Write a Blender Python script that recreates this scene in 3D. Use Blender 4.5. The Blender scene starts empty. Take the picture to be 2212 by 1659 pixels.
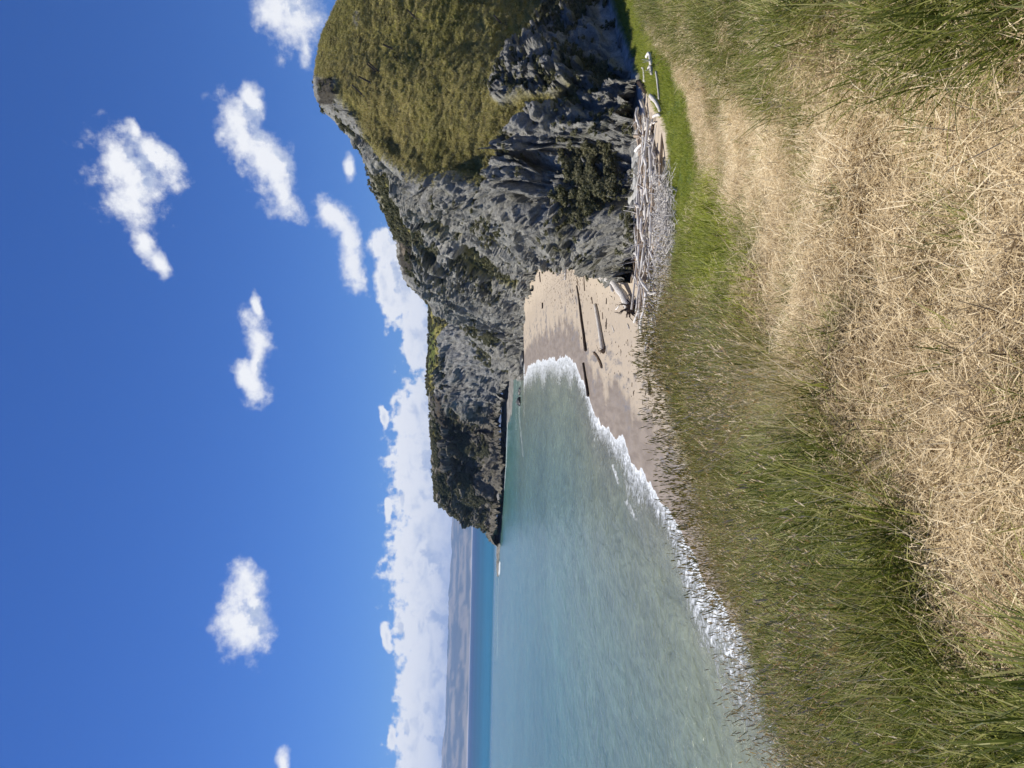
import bpy, math, random
import numpy as np
from mathutils import Matrix, Vector, Euler
random.seed(7)
rng = np.random.default_rng(7)
sc = bpy.context.scene

# ------------------------------------------------------------------ camera
# the photograph was taken upright and stored on its side: world up points to the left of the frame
F = 1597.6                 # focal length in units of a 2212 x 1659 frame
CAM = np.array([0.0, 0.0, 13.0])
ROLL = 0.02206
cR, sR = math.cos(ROLL), math.sin(ROLL)
PIT = math.atan(80 / F)
Rv = np.array([1.0, 0, 0])
Uv = np.array([0, math.sin(PIT), math.cos(PIT)])
Fv = np.array([0, math.cos(PIT), -math.sin(PIT)])
Rimg = cR * Rv + sR * Uv
Uimg = -sR * Rv + cR * Uv
cd = bpy.data.cameras.new('camera')
cam = bpy.data.objects.new('camera', cd)
sc.collection.objects.link(cam)
X_, Y_, Z_ = -Uimg, Rimg, -Fv
cam.matrix_world = Matrix(((X_[0], Y_[0], Z_[0], CAM[0]), (X_[1], Y_[1], Z_[1], CAM[1]),
                           (X_[2], Y_[2], Z_[2], CAM[2]), (0, 0, 0, 1)))
cd.lens = 26; cd.sensor_width = 36; cd.clip_start = 0.05; cd.clip_end = 60000
sc.camera = cam


def ray(x, y):
    r = (829.5 - y) / F; u = (1106 - x) / F
    d = Fv + r * Rimg + u * Uimg
    return d / d[1]          # scaled so that forward distance is 1


def at(x, y, Y):
    return CAM + ray(x, y) * Y


def onz(x, y, z):
    d = ray(x, y)
    return CAM + d * ((z - CAM[2]) / d[2])


def proj(P):
    v = np.asarray(P) - CAM
    f = np.maximum(v @ Fv, 1e-3)
    return 1106 - F * (v @ Uimg) / f, 829.5 - F * (v @ Rimg) / f


# ------------------------------------------------------------------ light
SUN_AZ, SUN_EL = math.radians(-51), math.radians(60)       # azimuth from +Y towards +X
sdir = Vector((math.sin(SUN_AZ) * math.cos(SUN_EL), math.cos(SUN_AZ) * math.cos(SUN_EL), math.sin(SUN_EL)))
sl = bpy.data.lights.new('sun', 'SUN')
sl.energy = 5.0; sl.angle = math.radians(0.5); sl.color = (1.0, 0.955, 0.88)
so = bpy.data.objects.new('sun', sl)
so.rotation_euler = sdir.to_track_quat('Z', 'Y').to_euler()
so.location = (0, 0, 80)
sc.collection.objects.link(so)
sc.view_settings.view_transform = 'Standard'
sc.view_settings.look = 'None'
sc.view_settings.exposure = 0.25
sc.view_settings.gamma = 1.0
sc.view_settings.use_curve_mapping = False
sc.cycles.max_bounces = 6
sc.cycles.diffuse_bounces = 3
sc.cycles.glossy_bounces = 2
sc.cycles.transmission_bounces = 3
sc.cycles.volume_bounces = 0
sc.cycles.caustics_reflective = False
sc.cycles.caustics_refractive = False
sc.cycles.use_adaptive_sampling = True
sc.cycles.adaptive_threshold = 0.02
sc.cycles.sample_clamp_indirect = 4


class NT:
    """small helper for building node trees"""
    def __init__(s, tree): s.t = tree; s.n = tree.nodes; s.l = tree.links
    def new(s, typ, **kw):
        n = s.n.new(typ)
        for k, v in kw.items(): setattr(n, k, v)
        return n
    def set(s, sock, v):
        if isinstance(v, bpy.types.NodeSocket): s.l.new(v, sock)
        elif v is not None: sock.default_value = v
    def math(s, op, a, b=None, c=None, clamp=False):
        n = s.new('ShaderNodeMath', operation=op, use_clamp=clamp)
        s.set(n.inputs[0], a); s.set(n.inputs[1], b); s.set(n.inputs[2], c)
        return n.outputs[0]
    def vm(s, op, a, b=None, scale=None):
        n = s.new('ShaderNodeVectorMath', operation=op)
        s.set(n.inputs[0], a); s.set(n.inputs[1], b)
        if scale is not None: s.set(n.inputs['Scale'], scale)
        return n.outputs['Value'] if op in ('LENGTH', 'DOT_PRODUCT') else n.outputs[0]
    def noise(s, vec, scale, detail=4, rough=0.55, dist=0.0, col=False):
        n = s.new('ShaderNodeTexNoise')
        s.set(n.inputs['Vector'], vec); n.inputs['Scale'].default_value = scale
        n.inputs['Detail'].default_value = detail; n.inputs['Roughness'].default_value = rough
        n.inputs['Distortion'].default_value = dist
        return n.outputs['Color' if col else 'Fac']
    def ramp(s, v, lo, hi, to0=0.0, to1=1.0, smooth=True):
        n = s.new('ShaderNodeMapRange', interpolation_type='SMOOTHSTEP' if smooth else 'LINEAR')
        s.set(n.inputs['Value'], v)
        s.set(n.inputs['From Min'], lo); s.set(n.inputs['From Max'], hi)
        s.set(n.inputs['To Min'], to0); s.set(n.inputs['To Max'], to1)
        return n.outputs[0]
    def mix(s, f, a, b, blend='MIX'):
        n = s.new('ShaderNodeMix', data_type='RGBA', blend_type=blend)
        s.set(n.inputs[0], f)
        for i, v in ((6, a), (7, b)):
            if isinstance(v, (tuple, list)): v = tuple(v[:3]) + (1,)
            s.set(n.inputs[i], v)
        return n.outputs[2]
    def sep(s, v):
        n = s.new('ShaderNodeSeparateXYZ'); s.set(n.inputs[0], v); return n.outputs
    def comb(s, x, y, z=0.0):
        n = s.new('ShaderNodeCombineXYZ')
        s.set(n.inputs[0], x); s.set(n.inputs[1], y); s.set(n.inputs[2], z); return n.outputs[0]
    def attr(s, name, typ='GEOMETRY'):
        n = s.new('ShaderNodeAttribute', attribute_name=name, attribute_type=typ); return n.outputs
    def bump(s, h, strength, dist, normal=None):
        n = s.new('ShaderNodeBump'); s.set(n.inputs['Height'], h)
        n.inputs['Strength'].default_value = strength; n.inputs['Distance'].default_value = dist
        if normal is not None: s.set(n.inputs['Normal'], normal)
        return n.outputs[0]


# ------------------------------------------------------------------ sky
w = bpy.data.worlds.new('World'); sc.world = w; w.use_nodes = True
T = NT(w.node_tree)
T.n.clear()
wo = T.new('ShaderNodeOutputWorld'); bg = T.new('ShaderNodeBackground')
bg.inputs['Strength'].default_value = 0.082
T.l.new(bg.outputs[0], wo.inputs[0])
sky = T.new('ShaderNodeTexSky', sky_type='NISHITA')
sky.sun_disc = False
sky.sun_elevation = SUN_EL
sky.sun_rotation = SUN_AZ
sky.altitude = 300; sky.air_density = 1.0; sky.dust_density = 0.0; sky.ozone_density = 2.2
tc = T.new('ShaderNodeTexCoord')
dirv = tc.outputs['Generated']
sx, sy, sz = T.sep(dirv)[:3]
az = T.math('ARCTAN2', sx, sy)
el = T.math('ARCSINE', sz)
p0 = T.comb(az, el)


def azel(x, y):
    d = ray(x, y); d = d / np.linalg.norm(d)
    return math.atan2(d[0], d[1]), math.asin(d[2])


# clouds: (x1, y1, x2, y2, half width) in the same frame units, turned into directions of the sky
CL = [(600, -60, 612, 10, 66), (628, 10, 655, 80, 34), (655, 80, 664, 120, 14),
      (510, 250, 560, 330, 44), (555, 270, 600, 420, 42), (545, 190, 572, 260, 20), (592, 380, 618, 455, 26),
      (245, 340, 290, 450, 52), (285, 320, 355, 385, 34), (265, 270, 275, 310, 12),
      (298, 505, 312, 540, 20), (325, 545, 348, 585, 18),
      (700, 440, 735, 480, 30), (728, 450, 760, 560, 26), (745, 520, 778, 620, 26),
      (532, 690, 560, 755, 26), (530, 800, 560, 860, 30), (548, 700, 560, 850, 15), (545, 640, 560, 700, 10),
      (500, 1300, 520, 1385, 38), (518, 1240, 545, 1340, 28),
      (818, 510, 840, 570, 26), (842, 600, 846, 675, 25), (862, 540, 900, 690, 34), (895, 650, 912, 790, 28),
      (900, 745, 906, 780, 22), (757, 345, 762, 370, 11),
      (900, 860, 912, 930, 42), (900, 950, 912, 1120, 54), (904, 1110, 905, 1290, 58),
      (906, 1290, 912, 1460, 52), (918, 1490, 925, 1760, 58), (962, 700, 962, 1250, 56), (958, 1200, 955, 2000, 66), (930, 1000, 930, 1700, 60),
      (835, 1080, 838, 1125, 7), (830, 1360, 832, 1400, 8), (838, 1570, 840, 1600, 9), (615, 1620, 620, 1670, 14),
      (835, 890, 842, 915, 8),
      (905, 1800, 915, 2300, 60), (600, 1850, 640, 2050, 55), (400, -300, 470, -150, 60), (860, -500, 880, -150, 50)]

grp = bpy.data.node_groups.new('cloud_field', 'ShaderNodeTree')
grp.interface.new_socket('P', in_out='INPUT', socket_type='NodeSocketVector')
grp.interface.new_socket('D', in_out='OUTPUT', socket_type='NodeSocketFloat')
G = NT(grp)
gi = G.new('NodeGroupInput'); go = G.new('NodeGroupOutput')
P = gi.outputs[0]
w1 = G.noise(P, 9, 2, 0.5, col=True)
w1 = G.vm('SUBTRACT', w1, (0.5, 0.5, 0.5))
pw = G.vm('ADD', P, G.vm('SCALE', w1, scale=0.045))
cur = None
for (x1, y1, x2, y2, hw) in CL:
    a1, e1 = azel(x1, y1); a2, e2 = azel(x2, y2)
    L = math.hypot(a2 - a1, e2 - e1) / 2; wd = hw / F * 1.28
    mp = G.new('ShaderNodeMapping', vector_type='TEXTURE')
    src = pw
    if cur is not None:            # chained so that the renderer works through the clouds one at a time
        ma = G.new('ShaderNodeVectorMath', operation='MULTIPLY_ADD')
        G.set(ma.inputs[0], cur); ma.inputs[1].default_value = (1e-7, 1e-7, 1e-7); G.set(ma.inputs[2], pw); src = ma.outputs[0]
    G.set(mp.inputs['Vector'], src)
    mp.inputs['Location'].default_value = ((a1 + a2) / 2, (e1 + e2) / 2, 0)
    mp.inputs['Rotation'].default_value = (0, 0, math.atan2(e2 - e1, a2 - a1))
    mp.inputs['Scale'].default_value = (L + wd, wd, 1)
    ln = G.vm('LENGTH', mp.outputs[0])
    cur = ln if cur is None else G.math('SMOOTH_MIN', cur, ln, 0.35)
esep = G.sep(P)[1]
low = G.ramp(esep, 0.17, 0.11)
n1 = G.math('ADD', G.math('MULTIPLY', G.noise(P, 26, 7, 0.62), G.math('SUBTRACT', 1.0, G.math('MULTIPLY', low, 0.6))), G.math('MULTIPLY', G.noise(P, 52, 6, 0.6), G.math('MULTIPLY', low, 0.6)))
n2 = G.noise(P, 80, 4, 0.6)
d = G.math('SUBTRACT', 0.93, cur)
d = G.math('ADD', d, G.math('MULTIPLY', G.math('SUBTRACT', n1, 0.5), 2.0))
d = G.math('ADD', d, G.math('MULTIPLY', G.math('SUBTRACT', n2, 0.5), 0.55))
G.l.new(d, go.inputs[0])


def field(p):
    n = T.new('ShaderNodeGroup'); n.node_tree = grp
    T.set(n.inputs[0], p); return n.outputs[0]


d0 = field(p0)
d1 = field(T.vm('ADD', p0, (-0.012, 0.018, 0)))
lowk = T.ramp(el, 0.17, 0.11)
alpha = T.ramp(d0, -0.12, T.math('SUBTRACT', 0.74, T.math('MULTIPLY', lowk, 0.48)))
lit = T.math('SUBTRACT', d0, d1)
lit = T.ramp(lit, -0.30, 0.26)
thick = T.ramp(d0, 0.25, 1.5)
n3 = T.noise(p0, 14, 5, 0.6)
shade = T.math('MULTIPLY', T.math('SUBTRACT', 1.0, lit), T.math('ADD', 0.35, T.math('MULTIPLY', thick, 0.65)))
shade = T.math('MULTIPLY', shade, T.ramp(n3, 0.3, 0.6, 0.5, 1.3))
shade = T.math('MINIMUM', T.math('ADD', shade, T.math('MULTIPLY', thick, 0.10)), 1.0)
shade = T.ramp(shade, 0.08, 0.72)
bil = T.noise(T.vm('MULTIPLY', p0, (1.0, 2.0, 1.0)), 24, 5, 0.55, 0.6)
bil = T.math('MULTIPLY', T.math('MULTIPLY', T.ramp(bil, 0.40, 0.62), T.ramp(d0, 0.35, 1.1)), T.math('MULTIPLY', lowk, 0.75))
shade = T.math('MAXIMUM', shade, bil)
ccol = T.mix(shade, (9.6, 9.75, 10.1), (4.7, 5.6, 7.6))
hs = T.new('ShaderNodeHueSaturation'); hs.inputs['Saturation'].default_value = 1.08
hs.inputs['Value'].default_value = 1.0
T.l.new(sky.outputs[0], hs.inputs['Color'])
skyc = T.mix(1.0, hs.outputs[0], (0.29, 0.52, 0.97), 'MULTIPLY')
up = T.ramp(el, -0.01, 0.0)
alpha = T.math('MULTIPLY', alpha, up)
T.l.new(T.mix(alpha, skyc, ccol), bg.inputs['Color'])
w.cycles.sampling_method = 'MANUAL'
w.cycles.sample_map_resolution = 512


# ------------------------------------------------------------------ noise in numpy
def _hash(ix, iy, iz, seed):
    h = (ix.astype(np.int64) * 374761393 + iy.astype(np.int64) * 668265263 + iz.astype(np.int64) * 2147483647 + seed * 974634777) & 0xFFFFFFFF
    h = ((h ^ (h >> 13)) * 1274126177) & 0xFFFFFFFF
    return ((h ^ (h >> 16)) & 0xFFFFFF) / float(0xFFFFFF)


def vnoise(p, seed=0):
    """value noise, p (N,3) -> (N,) in -1..1"""
    p = np.asarray(p, float)
    i = np.floor(p).astype(np.int64); f = p - i
    u = f * f * f * (f * (f * 6 - 15) + 10)
    r = 0
    for dx in (0, 1):
        wx = u[:, 0] if dx else 1 - u[:, 0]
        for dy in (0, 1):
            wy = u[:, 1] if dy else 1 - u[:, 1]
            for dz in (0, 1):
                wz = u[:, 2] if dz else 1 - u[:, 2]
                r = r + wx * wy * wz * _hash(i[:, 0] + dx, i[:, 1] + dy, i[:, 2] + dz, seed)
    return r * 2 - 1


def fbm(p, oct=5, gain=0.5, seed=0, ridged=False):
    a, s, t = 1.0, 0.0, 0.0
    p = np.array(p, float)
    for o in range(oct):
        n = vnoise(p, seed + o * 17)
        if ridged: n = 1 - 2 * np.abs(n)
        s = s + a * n; t += a
        a *= gain; p = p * 2.03 + 13.7
    return s / t


def facets(p, seed):
    """blocky cells: each cell is a tilted plane"""
    p = np.asarray(p, float); i = np.floor(p).astype(np.int64)
    best = np.full(len(p), 1e9); val = np.zeros(len(p))
    for dx in (-1, 0, 1):
        for dy in (-1, 0, 1):
            for dz in (-1, 0, 1):
                a, b_, c_ = i[:, 0] + dx, i[:, 1] + dy, i[:, 2] + dz
                ox = a + _hash(a, b_, c_, seed) - p[:, 0]; oy = b_ + _hash(a, b_, c_, seed + 1) - p[:, 1]; oz = c_ + _hash(a, b_, c_, seed + 2) - p[:, 2]
                d2 = ox * ox + oy * oy + oz * oz
                m = d2 < best
                if not m.any(): continue
                v = (_hash(a, b_, c_, seed + 3) - .5) * 1.2 + (_hash(a, b_, c_, seed + 4) - .5) * 2.4 * ox + (_hash(a, b_, c_, seed + 5) - .5) * 1.6 * oy
                best = np.where(m, d2, best); val = np.where(m, v, val)
    return val


def cat(V, n):
    """Catmull-Rom through V (k, m, 3) along axis 0 -> n samples"""
    k = V.shape[0]
    W = np.concatenate([2 * V[:1] - V[1:2], V, 2 * V[-1:] - V[-2:-1]])
    t = np.linspace(0, k - 1 - 1e-9, n); i = t.astype(int); f = (t - i)[:, None, None]
    a, b, c, d_ = W[i], W[i + 1], W[i + 2], W[i + 3]
    f2 = f * f; f3 = f2 * f
    ten = 0.8
    m0 = (c - a) * 0.5 * ten; m1 = (d_ - b) * 0.5 * ten
    return (2 * f3 - 3 * f2 + 1) * b + (f3 - 2 * f2 + f) * m0 + (-2 * f3 + 3 * f2) * c + (f3 - f2) * m1


def gnormals(S):
    du = np.gradient(S, axis=0); dv = np.gradient(S, axis=1)
    n = np.cross(du, dv)
    return n / np.maximum(np.linalg.norm(n, axis=2, keepdims=True), 1e-9)


def sstep(x, a, b):
    t = np.clip((x - a) / (b - a), 0, 1); return t * t * (3 - 2 * t)


def inpoly(px, py, poly, soft=0.0, jitter=None):
    """signed soft mask of points in polygon (frame units)"""
    poly = np.array(poly, float)
    inside = np.zeros(px.shape, bool); dmin = np.full(px.shape, 1e9)
    n = len(poly)
    for i in range(n):
        x1, y1 = poly[i]; x2, y2 = poly[(i + 1) % n]
        c = ((y1 > py) != (y2 > py)) & (px < (x2 - x1) * (py - y1) / ((y2 - y1) or 1e-9) + x1)
        inside ^= c
        L2 = (x2 - x1) ** 2 + (y2 - y1) ** 2
        t = np.clip(((px - x1) * (x2 - x1) + (py - y1) * (y2 - y1)) / max(L2, 1e-9), 0, 1)
        dmin = np.minimum(dmin, np.hypot(px - x1 - t * (x2 - x1), py - y1 - t * (y2 - y1)))
    sd = np.where(inside, dmin, -dmin)
    if jitter is not None: sd = sd + jitter
    return sstep(sd, -soft, soft) if soft > 0 else sd


# ------------------------------------------------------------------ mesh helpers
def link(o, parent=None):
    sc.collection.objects.link(o)
    if parent is not None: o.parent = parent
    return o


def mesh_obj(name, verts, faces, mat=None, smooth=False, parent=None, attrs=None, loc=None):
    me = bpy.data.meshes.new(name)
    verts = np.asarray(verts, np.float32)
    if isinstance(faces, np.ndarray):
        me.vertices.add(len(verts)); me.vertices.foreach_set('co', verts.ravel())
        k = faces.shape[1]; nf = len(faces)
        me.loops.add(nf * k); me.loops.foreach_set('vertex_index', faces.astype(np.int32).ravel())
        me.polygons.add(nf)
        me.polygons.foreach_set('loop_start', np.arange(0, nf * k, k, dtype=np.int32))
        me.update(calc_edges=True); me.validate()
    else:
        me.from_pydata([tuple(v) for v in verts], [], faces)
    if smooth: me.polygons.foreach_set('use_smooth', np.ones(len(me.polygons), bool))
    for k, v in (attrs or {}).items():
        v = np.asarray(v, np.float32)
        if v.ndim == 2:
            a = me.attributes.new(k, 'FLOAT_COLOR', 'POINT')
            a.data.foreach_set('color', np.concatenate([v, np.ones((len(v), 1), np.float32)], 1).ravel())
        else:
            a = me.attributes.new(k, 'FLOAT', 'POINT'); a.data.foreach_set('value', v)
    if mat: me.materials.append(mat)
    o = bpy.data.objects.new(name, me)
    if loc is not None: o.location = loc
    return link(o, parent)


def grid_faces(nu, nv):
    i = np.arange(nu - 1)[:, None]; j = np.arange(nv - 1)[None]
    a = (i * nv + j).ravel()
    return np.stack([a, a + nv, a + nv + 1, a + 1], 1)


def tag(o, label=None, cat_=None, group=None, kind=None):
    if label: o['label'] = label
    if cat_: o['category'] = cat_
    if group: o['group'] = group
    if kind: o['kind'] = kind
    return o


def pmat(name, build, rough=0.9, spec=0.2):
    m = bpy.data.materials.new(name); m.use_nodes = True
    N = NT(m.node_tree); b = m.node_tree.nodes['Principled BSDF']
    b.inputs['Roughness'].default_value = rough
    b.inputs['Specular IOR Level'].default_value = spec
    build(N, b)
    return m


def wpos(N):
    return N.new('ShaderNodeNewGeometry').outputs['Position']


# terrain: colour comes from a per-vertex ground colour broken up by noise, fine relief from bump
def terrain_build(scale, bumpd, rockrel=1.0):
    def f(N, b):
        P = wpos(N)
        c = N.attr('ground')[0]
        veg = N.attr('veg')[2]
        n1 = N.noise(P, 1.1 * scale, 6, 0.65)
        n2 = N.noise(P, 6.0 * scale, 5, 0.7)
        k = N.math('MULTIPLY', N.ramp(n1, 0.3, 0.7, 0.72, 1.25, False), N.ramp(n2, 0.3, 0.7, 0.72, 1.25, False))
        c2 = N.mix(1.0, c, N.comb(k, k, k), 'MULTIPLY')
        N.l.new(c2, b.inputs['Base Color'])
        fl = N.attr('fall')[1]
        r1 = N.noise(N.vm('MULTIPLY', fl, (1.0, 0.22, 1.0)), 1.5 * scale, 7, 0.7, 0.3)
        r1 = N.math('ABSOLUTE', N.math('SUBTRACT', r1, 0.5))
        r2 = N.noise(P, 5 * scale, 6, 0.75)
        vo = N.new('ShaderNodeTexVoronoi', feature='DISTANCE_TO_EDGE')
        N.set(vo.inputs['Vector'], N.vm('ADD', N.vm('MULTIPLY', fl, (1, .5, 1)), N.vm('SCALE', N.noise(P, 0.8 * scale, 3, .6, col=True), scale=1.6 / scale)))
        vo.inputs['Scale'].default_value = 0.9 * scale
        crack = N.ramp(vo.outputs['Distance'], 0.0, 0.16)
        h = N.math('ADD', N.math('MULTIPLY', r1, 2.0), N.math('MULTIPLY', r2, 0.7))
        h = N.math('ADD', h, N.math('MULTIPLY', crack, 0.22))
        N.l.new(N.bump(h, 1.0, bumpd), b.inputs['Normal'])
    return f


M = {}
M['near_rock'] = pmat('mudstone_and_grass', terrain_build(1.0, 0.30), 0.95, 0.1)
M['mid_rock'] = pmat('weathered_mudstone', terrain_build(0.6, 0.5), 0.95, 0.1)
M['far_rock'] = pmat('distant_mudstone', terrain_build(0.35, 0.85), 0.95, 0.1)


def ramp3(v, stops):
    v = np.clip(v, 0, 1)[:, None]
    r = np.zeros((len(v), 3)) + np.array(stops[0][1])
    for (a, ca), (b_, cb) in zip(stops, stops[1:]):
        t = np.clip((v - a) / (b_ - a), 0, 1)
        r = np.where(v >= a, np.array(ca) * (1 - t) + np.array(cb) * t, r)
    return r


ROCK = [(0.0, (0.15, 0.146, 0.128)), (0.35, (0.27, 0.262, 0.228)), (0.65, (0.36, 0.35, 0.305)), (1.0, (0.48, 0.455, 0.395))]
HILLG = [(0.0, (0.09, 0.086, 0.024)), (0.35, (0.27, 0.25, 0.06)), (0.7, (0.40, 0.34, 0.115)), (1.0, (0.52, 0.43, 0.21))]
SCRUB = [(0.0, (0.022, 0.024, 0.010)), (0.5, (0.075, 0.075, 0.030)), (1.0, (0.17, 0.155, 0.07))]


def headland(name, ctl, nu, nv, amp_rock, amp_veg, freq, vegfn, mat, seed, extra=None, calm=None):
    """ctl: list of columns, each a list of (x, y, Y) control points, foot to top and beyond"""
    V = np.array([[at(*p) if len(p) == 3 else p[:3] for p in col] for col in ctl])
    V = cat(V, nu)
    V = cat(V.transpose(1, 0, 2), nv).transpose(1, 0, 2)      # (nu, nv, 3)
    base = V.copy()
    Nn = gnormals(base)
    flat = base.reshape(-1, 3)
    toc = CAM - flat
    sgn = np.sign((Nn.reshape(-1, 3) * toc).sum(1).mean())
    n = Nn.reshape(-1, 3) * sgn
    for _ in range(1):
        pass
    px, py = proj(flat)
    jit = fbm(flat * 0.30 * freq, 4, 0.6, seed + 5) * 16
    veg, kind = vegfn(px, py, jit, flat, n)
    rock = 1 - veg
    # rib direction: stretch noise along the fall line
    ls = np.concatenate([np.zeros((1, nv)), np.cumsum(np.linalg.norm(np.diff(base, axis=0), axis=2), 0)]).mean(1)
    lt = np.concatenate([np.zeros((nu, 1)), np.cumsum(np.linalg.norm(np.diff(base, axis=1), axis=2), 1)], 1)
    st_ = np.stack([np.repeat(ls, nv), lt.ravel(), flat[:, 2] * 0.15], 1)
    wv = fbm(flat * 0.07 * freq, 3, 0.5, seed + 20) * 6 / freq
    st_[:, 0] += wv
    q = st_ * freq * np.array([1, 0.26, 1.0])
    big = fbm(q * 0.075, 3, 0.5, seed)
    rib = fbm(q * 0.22, 5, 0.55, seed + 1, ridged=True)
    rib2 = fbm(q * np.array([0.8, 1.1, 1]) + big[:, None] * 1.5, 4, 0.6, seed + 2, ridged=True)
    fine = fbm(flat * freq * 2.1, 4, 0.6, seed + 3)
    blk = fbm(flat * freq * np.array([0.5, 0.5, 0.9]), 4, 0.55, seed + 4)
    wq = st_ * freq + np.stack([fine, blk, fine], 1) * 0.25
    fc1 = facets(wq * np.array([0.50, 0.20, 1.0]), seed + 40)
    fc2 = facets(wq * np.array([1.35, 0.6, 2.0]), seed + 50)
    butt = fbm(st_ * freq * np.array([0.085, 0.02, 0.3]), 3, 0.55, seed + 30, ridged=True)
    disp_r = amp_rock * (1.5 * butt + 0.45 * rib + 0.14 * rib2 + 0.09 * fine + 0.10 * blk + 0.50 * fc1 + 0.30 * fc2) + amp_rock * 0.6 * big
    terr = np.abs(((flat[:, 2] * 0.75 + fbm(flat * 0.18, 3, 0.5, seed + 8) * 2.4) % 1.0) - 0.5)
    disp_v = amp_veg * (0.9 * fbm(flat * freq * 0.35, 5, 0.55, seed + 6) + 0.5 * terr + 0.3 * fine) + amp_rock * 0.5 * big
    disp = disp_r * rock + (disp_v + 0.25) * veg
    edge_ = np.tile(1 - 0.75 * sstep(np.linspace(0, 1, nv), 0.70, 0.82), nu)
    disp = disp * edge_
    if calm is not None: disp = disp * (1 - 0.85 * inpoly(px, py, calm, 12))
    flat2 = flat + n * disp[:, None]
    S2 = flat2.reshape(nu, nv, 3)
    N2 = gnormals(S2).reshape(-1, 3) * sgn
    cr = np.clip(0.52 + 0.30 * fbm(flat * freq * 0.25, 4, 0.6, seed + 9) + 0.32 * fbm(q * 0.5, 4, 0.6, seed + 10), 0, 1)
    cg = np.clip(0.5 + 0.45 * fbm(flat * freq * 0.10, 4, 0.55, seed + 11) + 0.40 * fbm(flat * freq * 0.9 * np.array([1, 1, 2.5]), 3, 0.6, seed + 12), 0, 1)
    rockc = ramp3(cr, ROCK)
    grassc = ramp3(cg, HILLG)
    scrubc = ramp3(np.clip(0.5 + 0.6 * fbm(flat * freq * 0.8, 4, 0.6, seed + 14), 0, 1), SCRUB)
    sk = kind[:, None]                 # 0 grass .. 1 scrub
    vegc = grassc * (1 - sk) + scrubc * sk
    speck = sstep(fbm(q * np.array([0.6, 0.8, 1]), 5, 0.65, seed + 15), 0.20, 0.40)[:, None] * (1 - veg[:, None]) * 0.55
    col = rockc * (1 - speck) + scrubc * speck
    col = col * (1 - veg[:, None]) + vegc * veg[:, None]
    if extra: col = extra(col, px, py, jit, flat2)
    o = mesh_obj(name, flat2, grid_faces(nu, nv), mat, smooth=False, attrs={'ground': col, 'veg': veg, 'fall': st_})
    return o, flat2, N2, veg, kind, px, py


# ------------------------------------------------------------------ near headland
c = [
 [(1300, -330, 68), (1275, -330, 69), (1240, -330, 71), (1190, -330, 73), (1040, -330, 78), (920, -330, 84), (840, -330, 90), (880, -330, 120)],
 [(1310, -120, 69), (1285, -120, 70), (1245, -120, 72.5), (1195, -120, 75), (1020, -120, 81), (880, -120, 88), (770, -120, 95), (800, -120, 125)],
 [(1330, 0, 67), (1295, 0, 69), (1240, 0, 72), (1182, 0, 75.5), (1000, 0, 82.5), (850, 0, 91), (735, 0, 100), (770, 0, 128)],
 [(1385, 90, 59), (1345, 90, 62), (1250, 85, 66), (1152, 87, 71.5), (980, 85, 80.5), (830, 80, 91.5), (699, 79, 103), (740, 80, 130)],
 [(1410, 150, 55), (1370, 150, 58), (1230, 145, 63), (1092, 145, 69), (950, 150, 79), (800, 150, 92), (684, 150, 105), (730, 150, 132)],
 [(1415, 205, 54), (1375, 205, 57), (1225, 200, 62), (1074, 205, 67.5), (940, 205, 78), (800, 205, 91), (684, 195, 106), (730, 200, 134)],
 [(1420, 270, 53.5), (1382, 270, 56), (1260, 270, 60), (1118, 270, 64.5), (960, 270, 76), (840, 262, 89), (704, 226, 106), (750, 250, 134)],
 [(1420, 330, 53), (1384, 330, 55.5), (1240, 332, 61), (1102, 330, 66), (960, 330, 76), (860, 320, 87), (780, 285, 99), (830, 300, 130)],
 [(1420, 390, 52.5), (1384, 390, 55), (1230, 386, 60), (1080, 381, 66.5), (1000, 382, 71), (900, 367, 80), (812, 318, 94), (870, 330, 120)],
 [(1418, 450, 53), (1380, 450, 55.5), (1225, 438, 61), (1085, 425, 67.5), (1010, 415, 73), (935, 402, 79), (868, 378, 88), (930, 370, 110)],
 [(1405, 520, 54), (1368, 515, 57.5), (1235, 485, 64), (1110, 465, 70), (1050, 455, 75), (985, 440, 80), (925, 415, 88), (990, 400, 106)],
 [(1392, 572, 56), (1352, 568, 60.5), (1262, 530, 68), (1160, 512, 74), (1100, 502, 79), (1035, 478, 84), (955, 440, 92), (1020, 420, 108)],
 [(1372, 610, 59), (1330, 590, 65), (1255, 552, 75), (1165, 542, 82), (1115, 540, 88), (1055, 498, 92), (972, 452, 98), (1040, 430, 112)],
 [(1300, 560, 72), (1285, 545, 80), (1220, 530, 86), (1160, 520, 92), (1110, 515, 97), (1060, 480, 101), (990, 440, 106), (1060, 420, 116)],
 [(1262, 500, 86), (1250, 490, 92), (1210, 470, 98), (1160, 460, 102), (1110, 450, 106), (1070, 430, 109), (1010, 420, 112), (1070, 400, 120)],
]
GR1 = [(660, -500), (1190, -500), (1182, 0), (1168, 45), (1152, 87), (1118, 120), (1094, 142), (1066, 182), (1070, 222),
       (1100, 235), (1150, 225), (1210, 225), (1262, 205), (1270, 235), (1210, 262), (1150, 262), (1130, 272), (1104, 298), (1096, 349), (1080, 381), (1055, 393),
       (1007, 381), (944, 381), (888, 365), (848, 345), (817, 325), (792, 290), (752, 224), (738, 208), (726, 168), (692, 166), (660, 150)]
GR1b = [(925, 418), (945, 425), (1010, 470), (1070, 505), (1118, 530), (1112, 548), (1060, 520), (1000, 488), (940, 450), (915, 430)]
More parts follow.
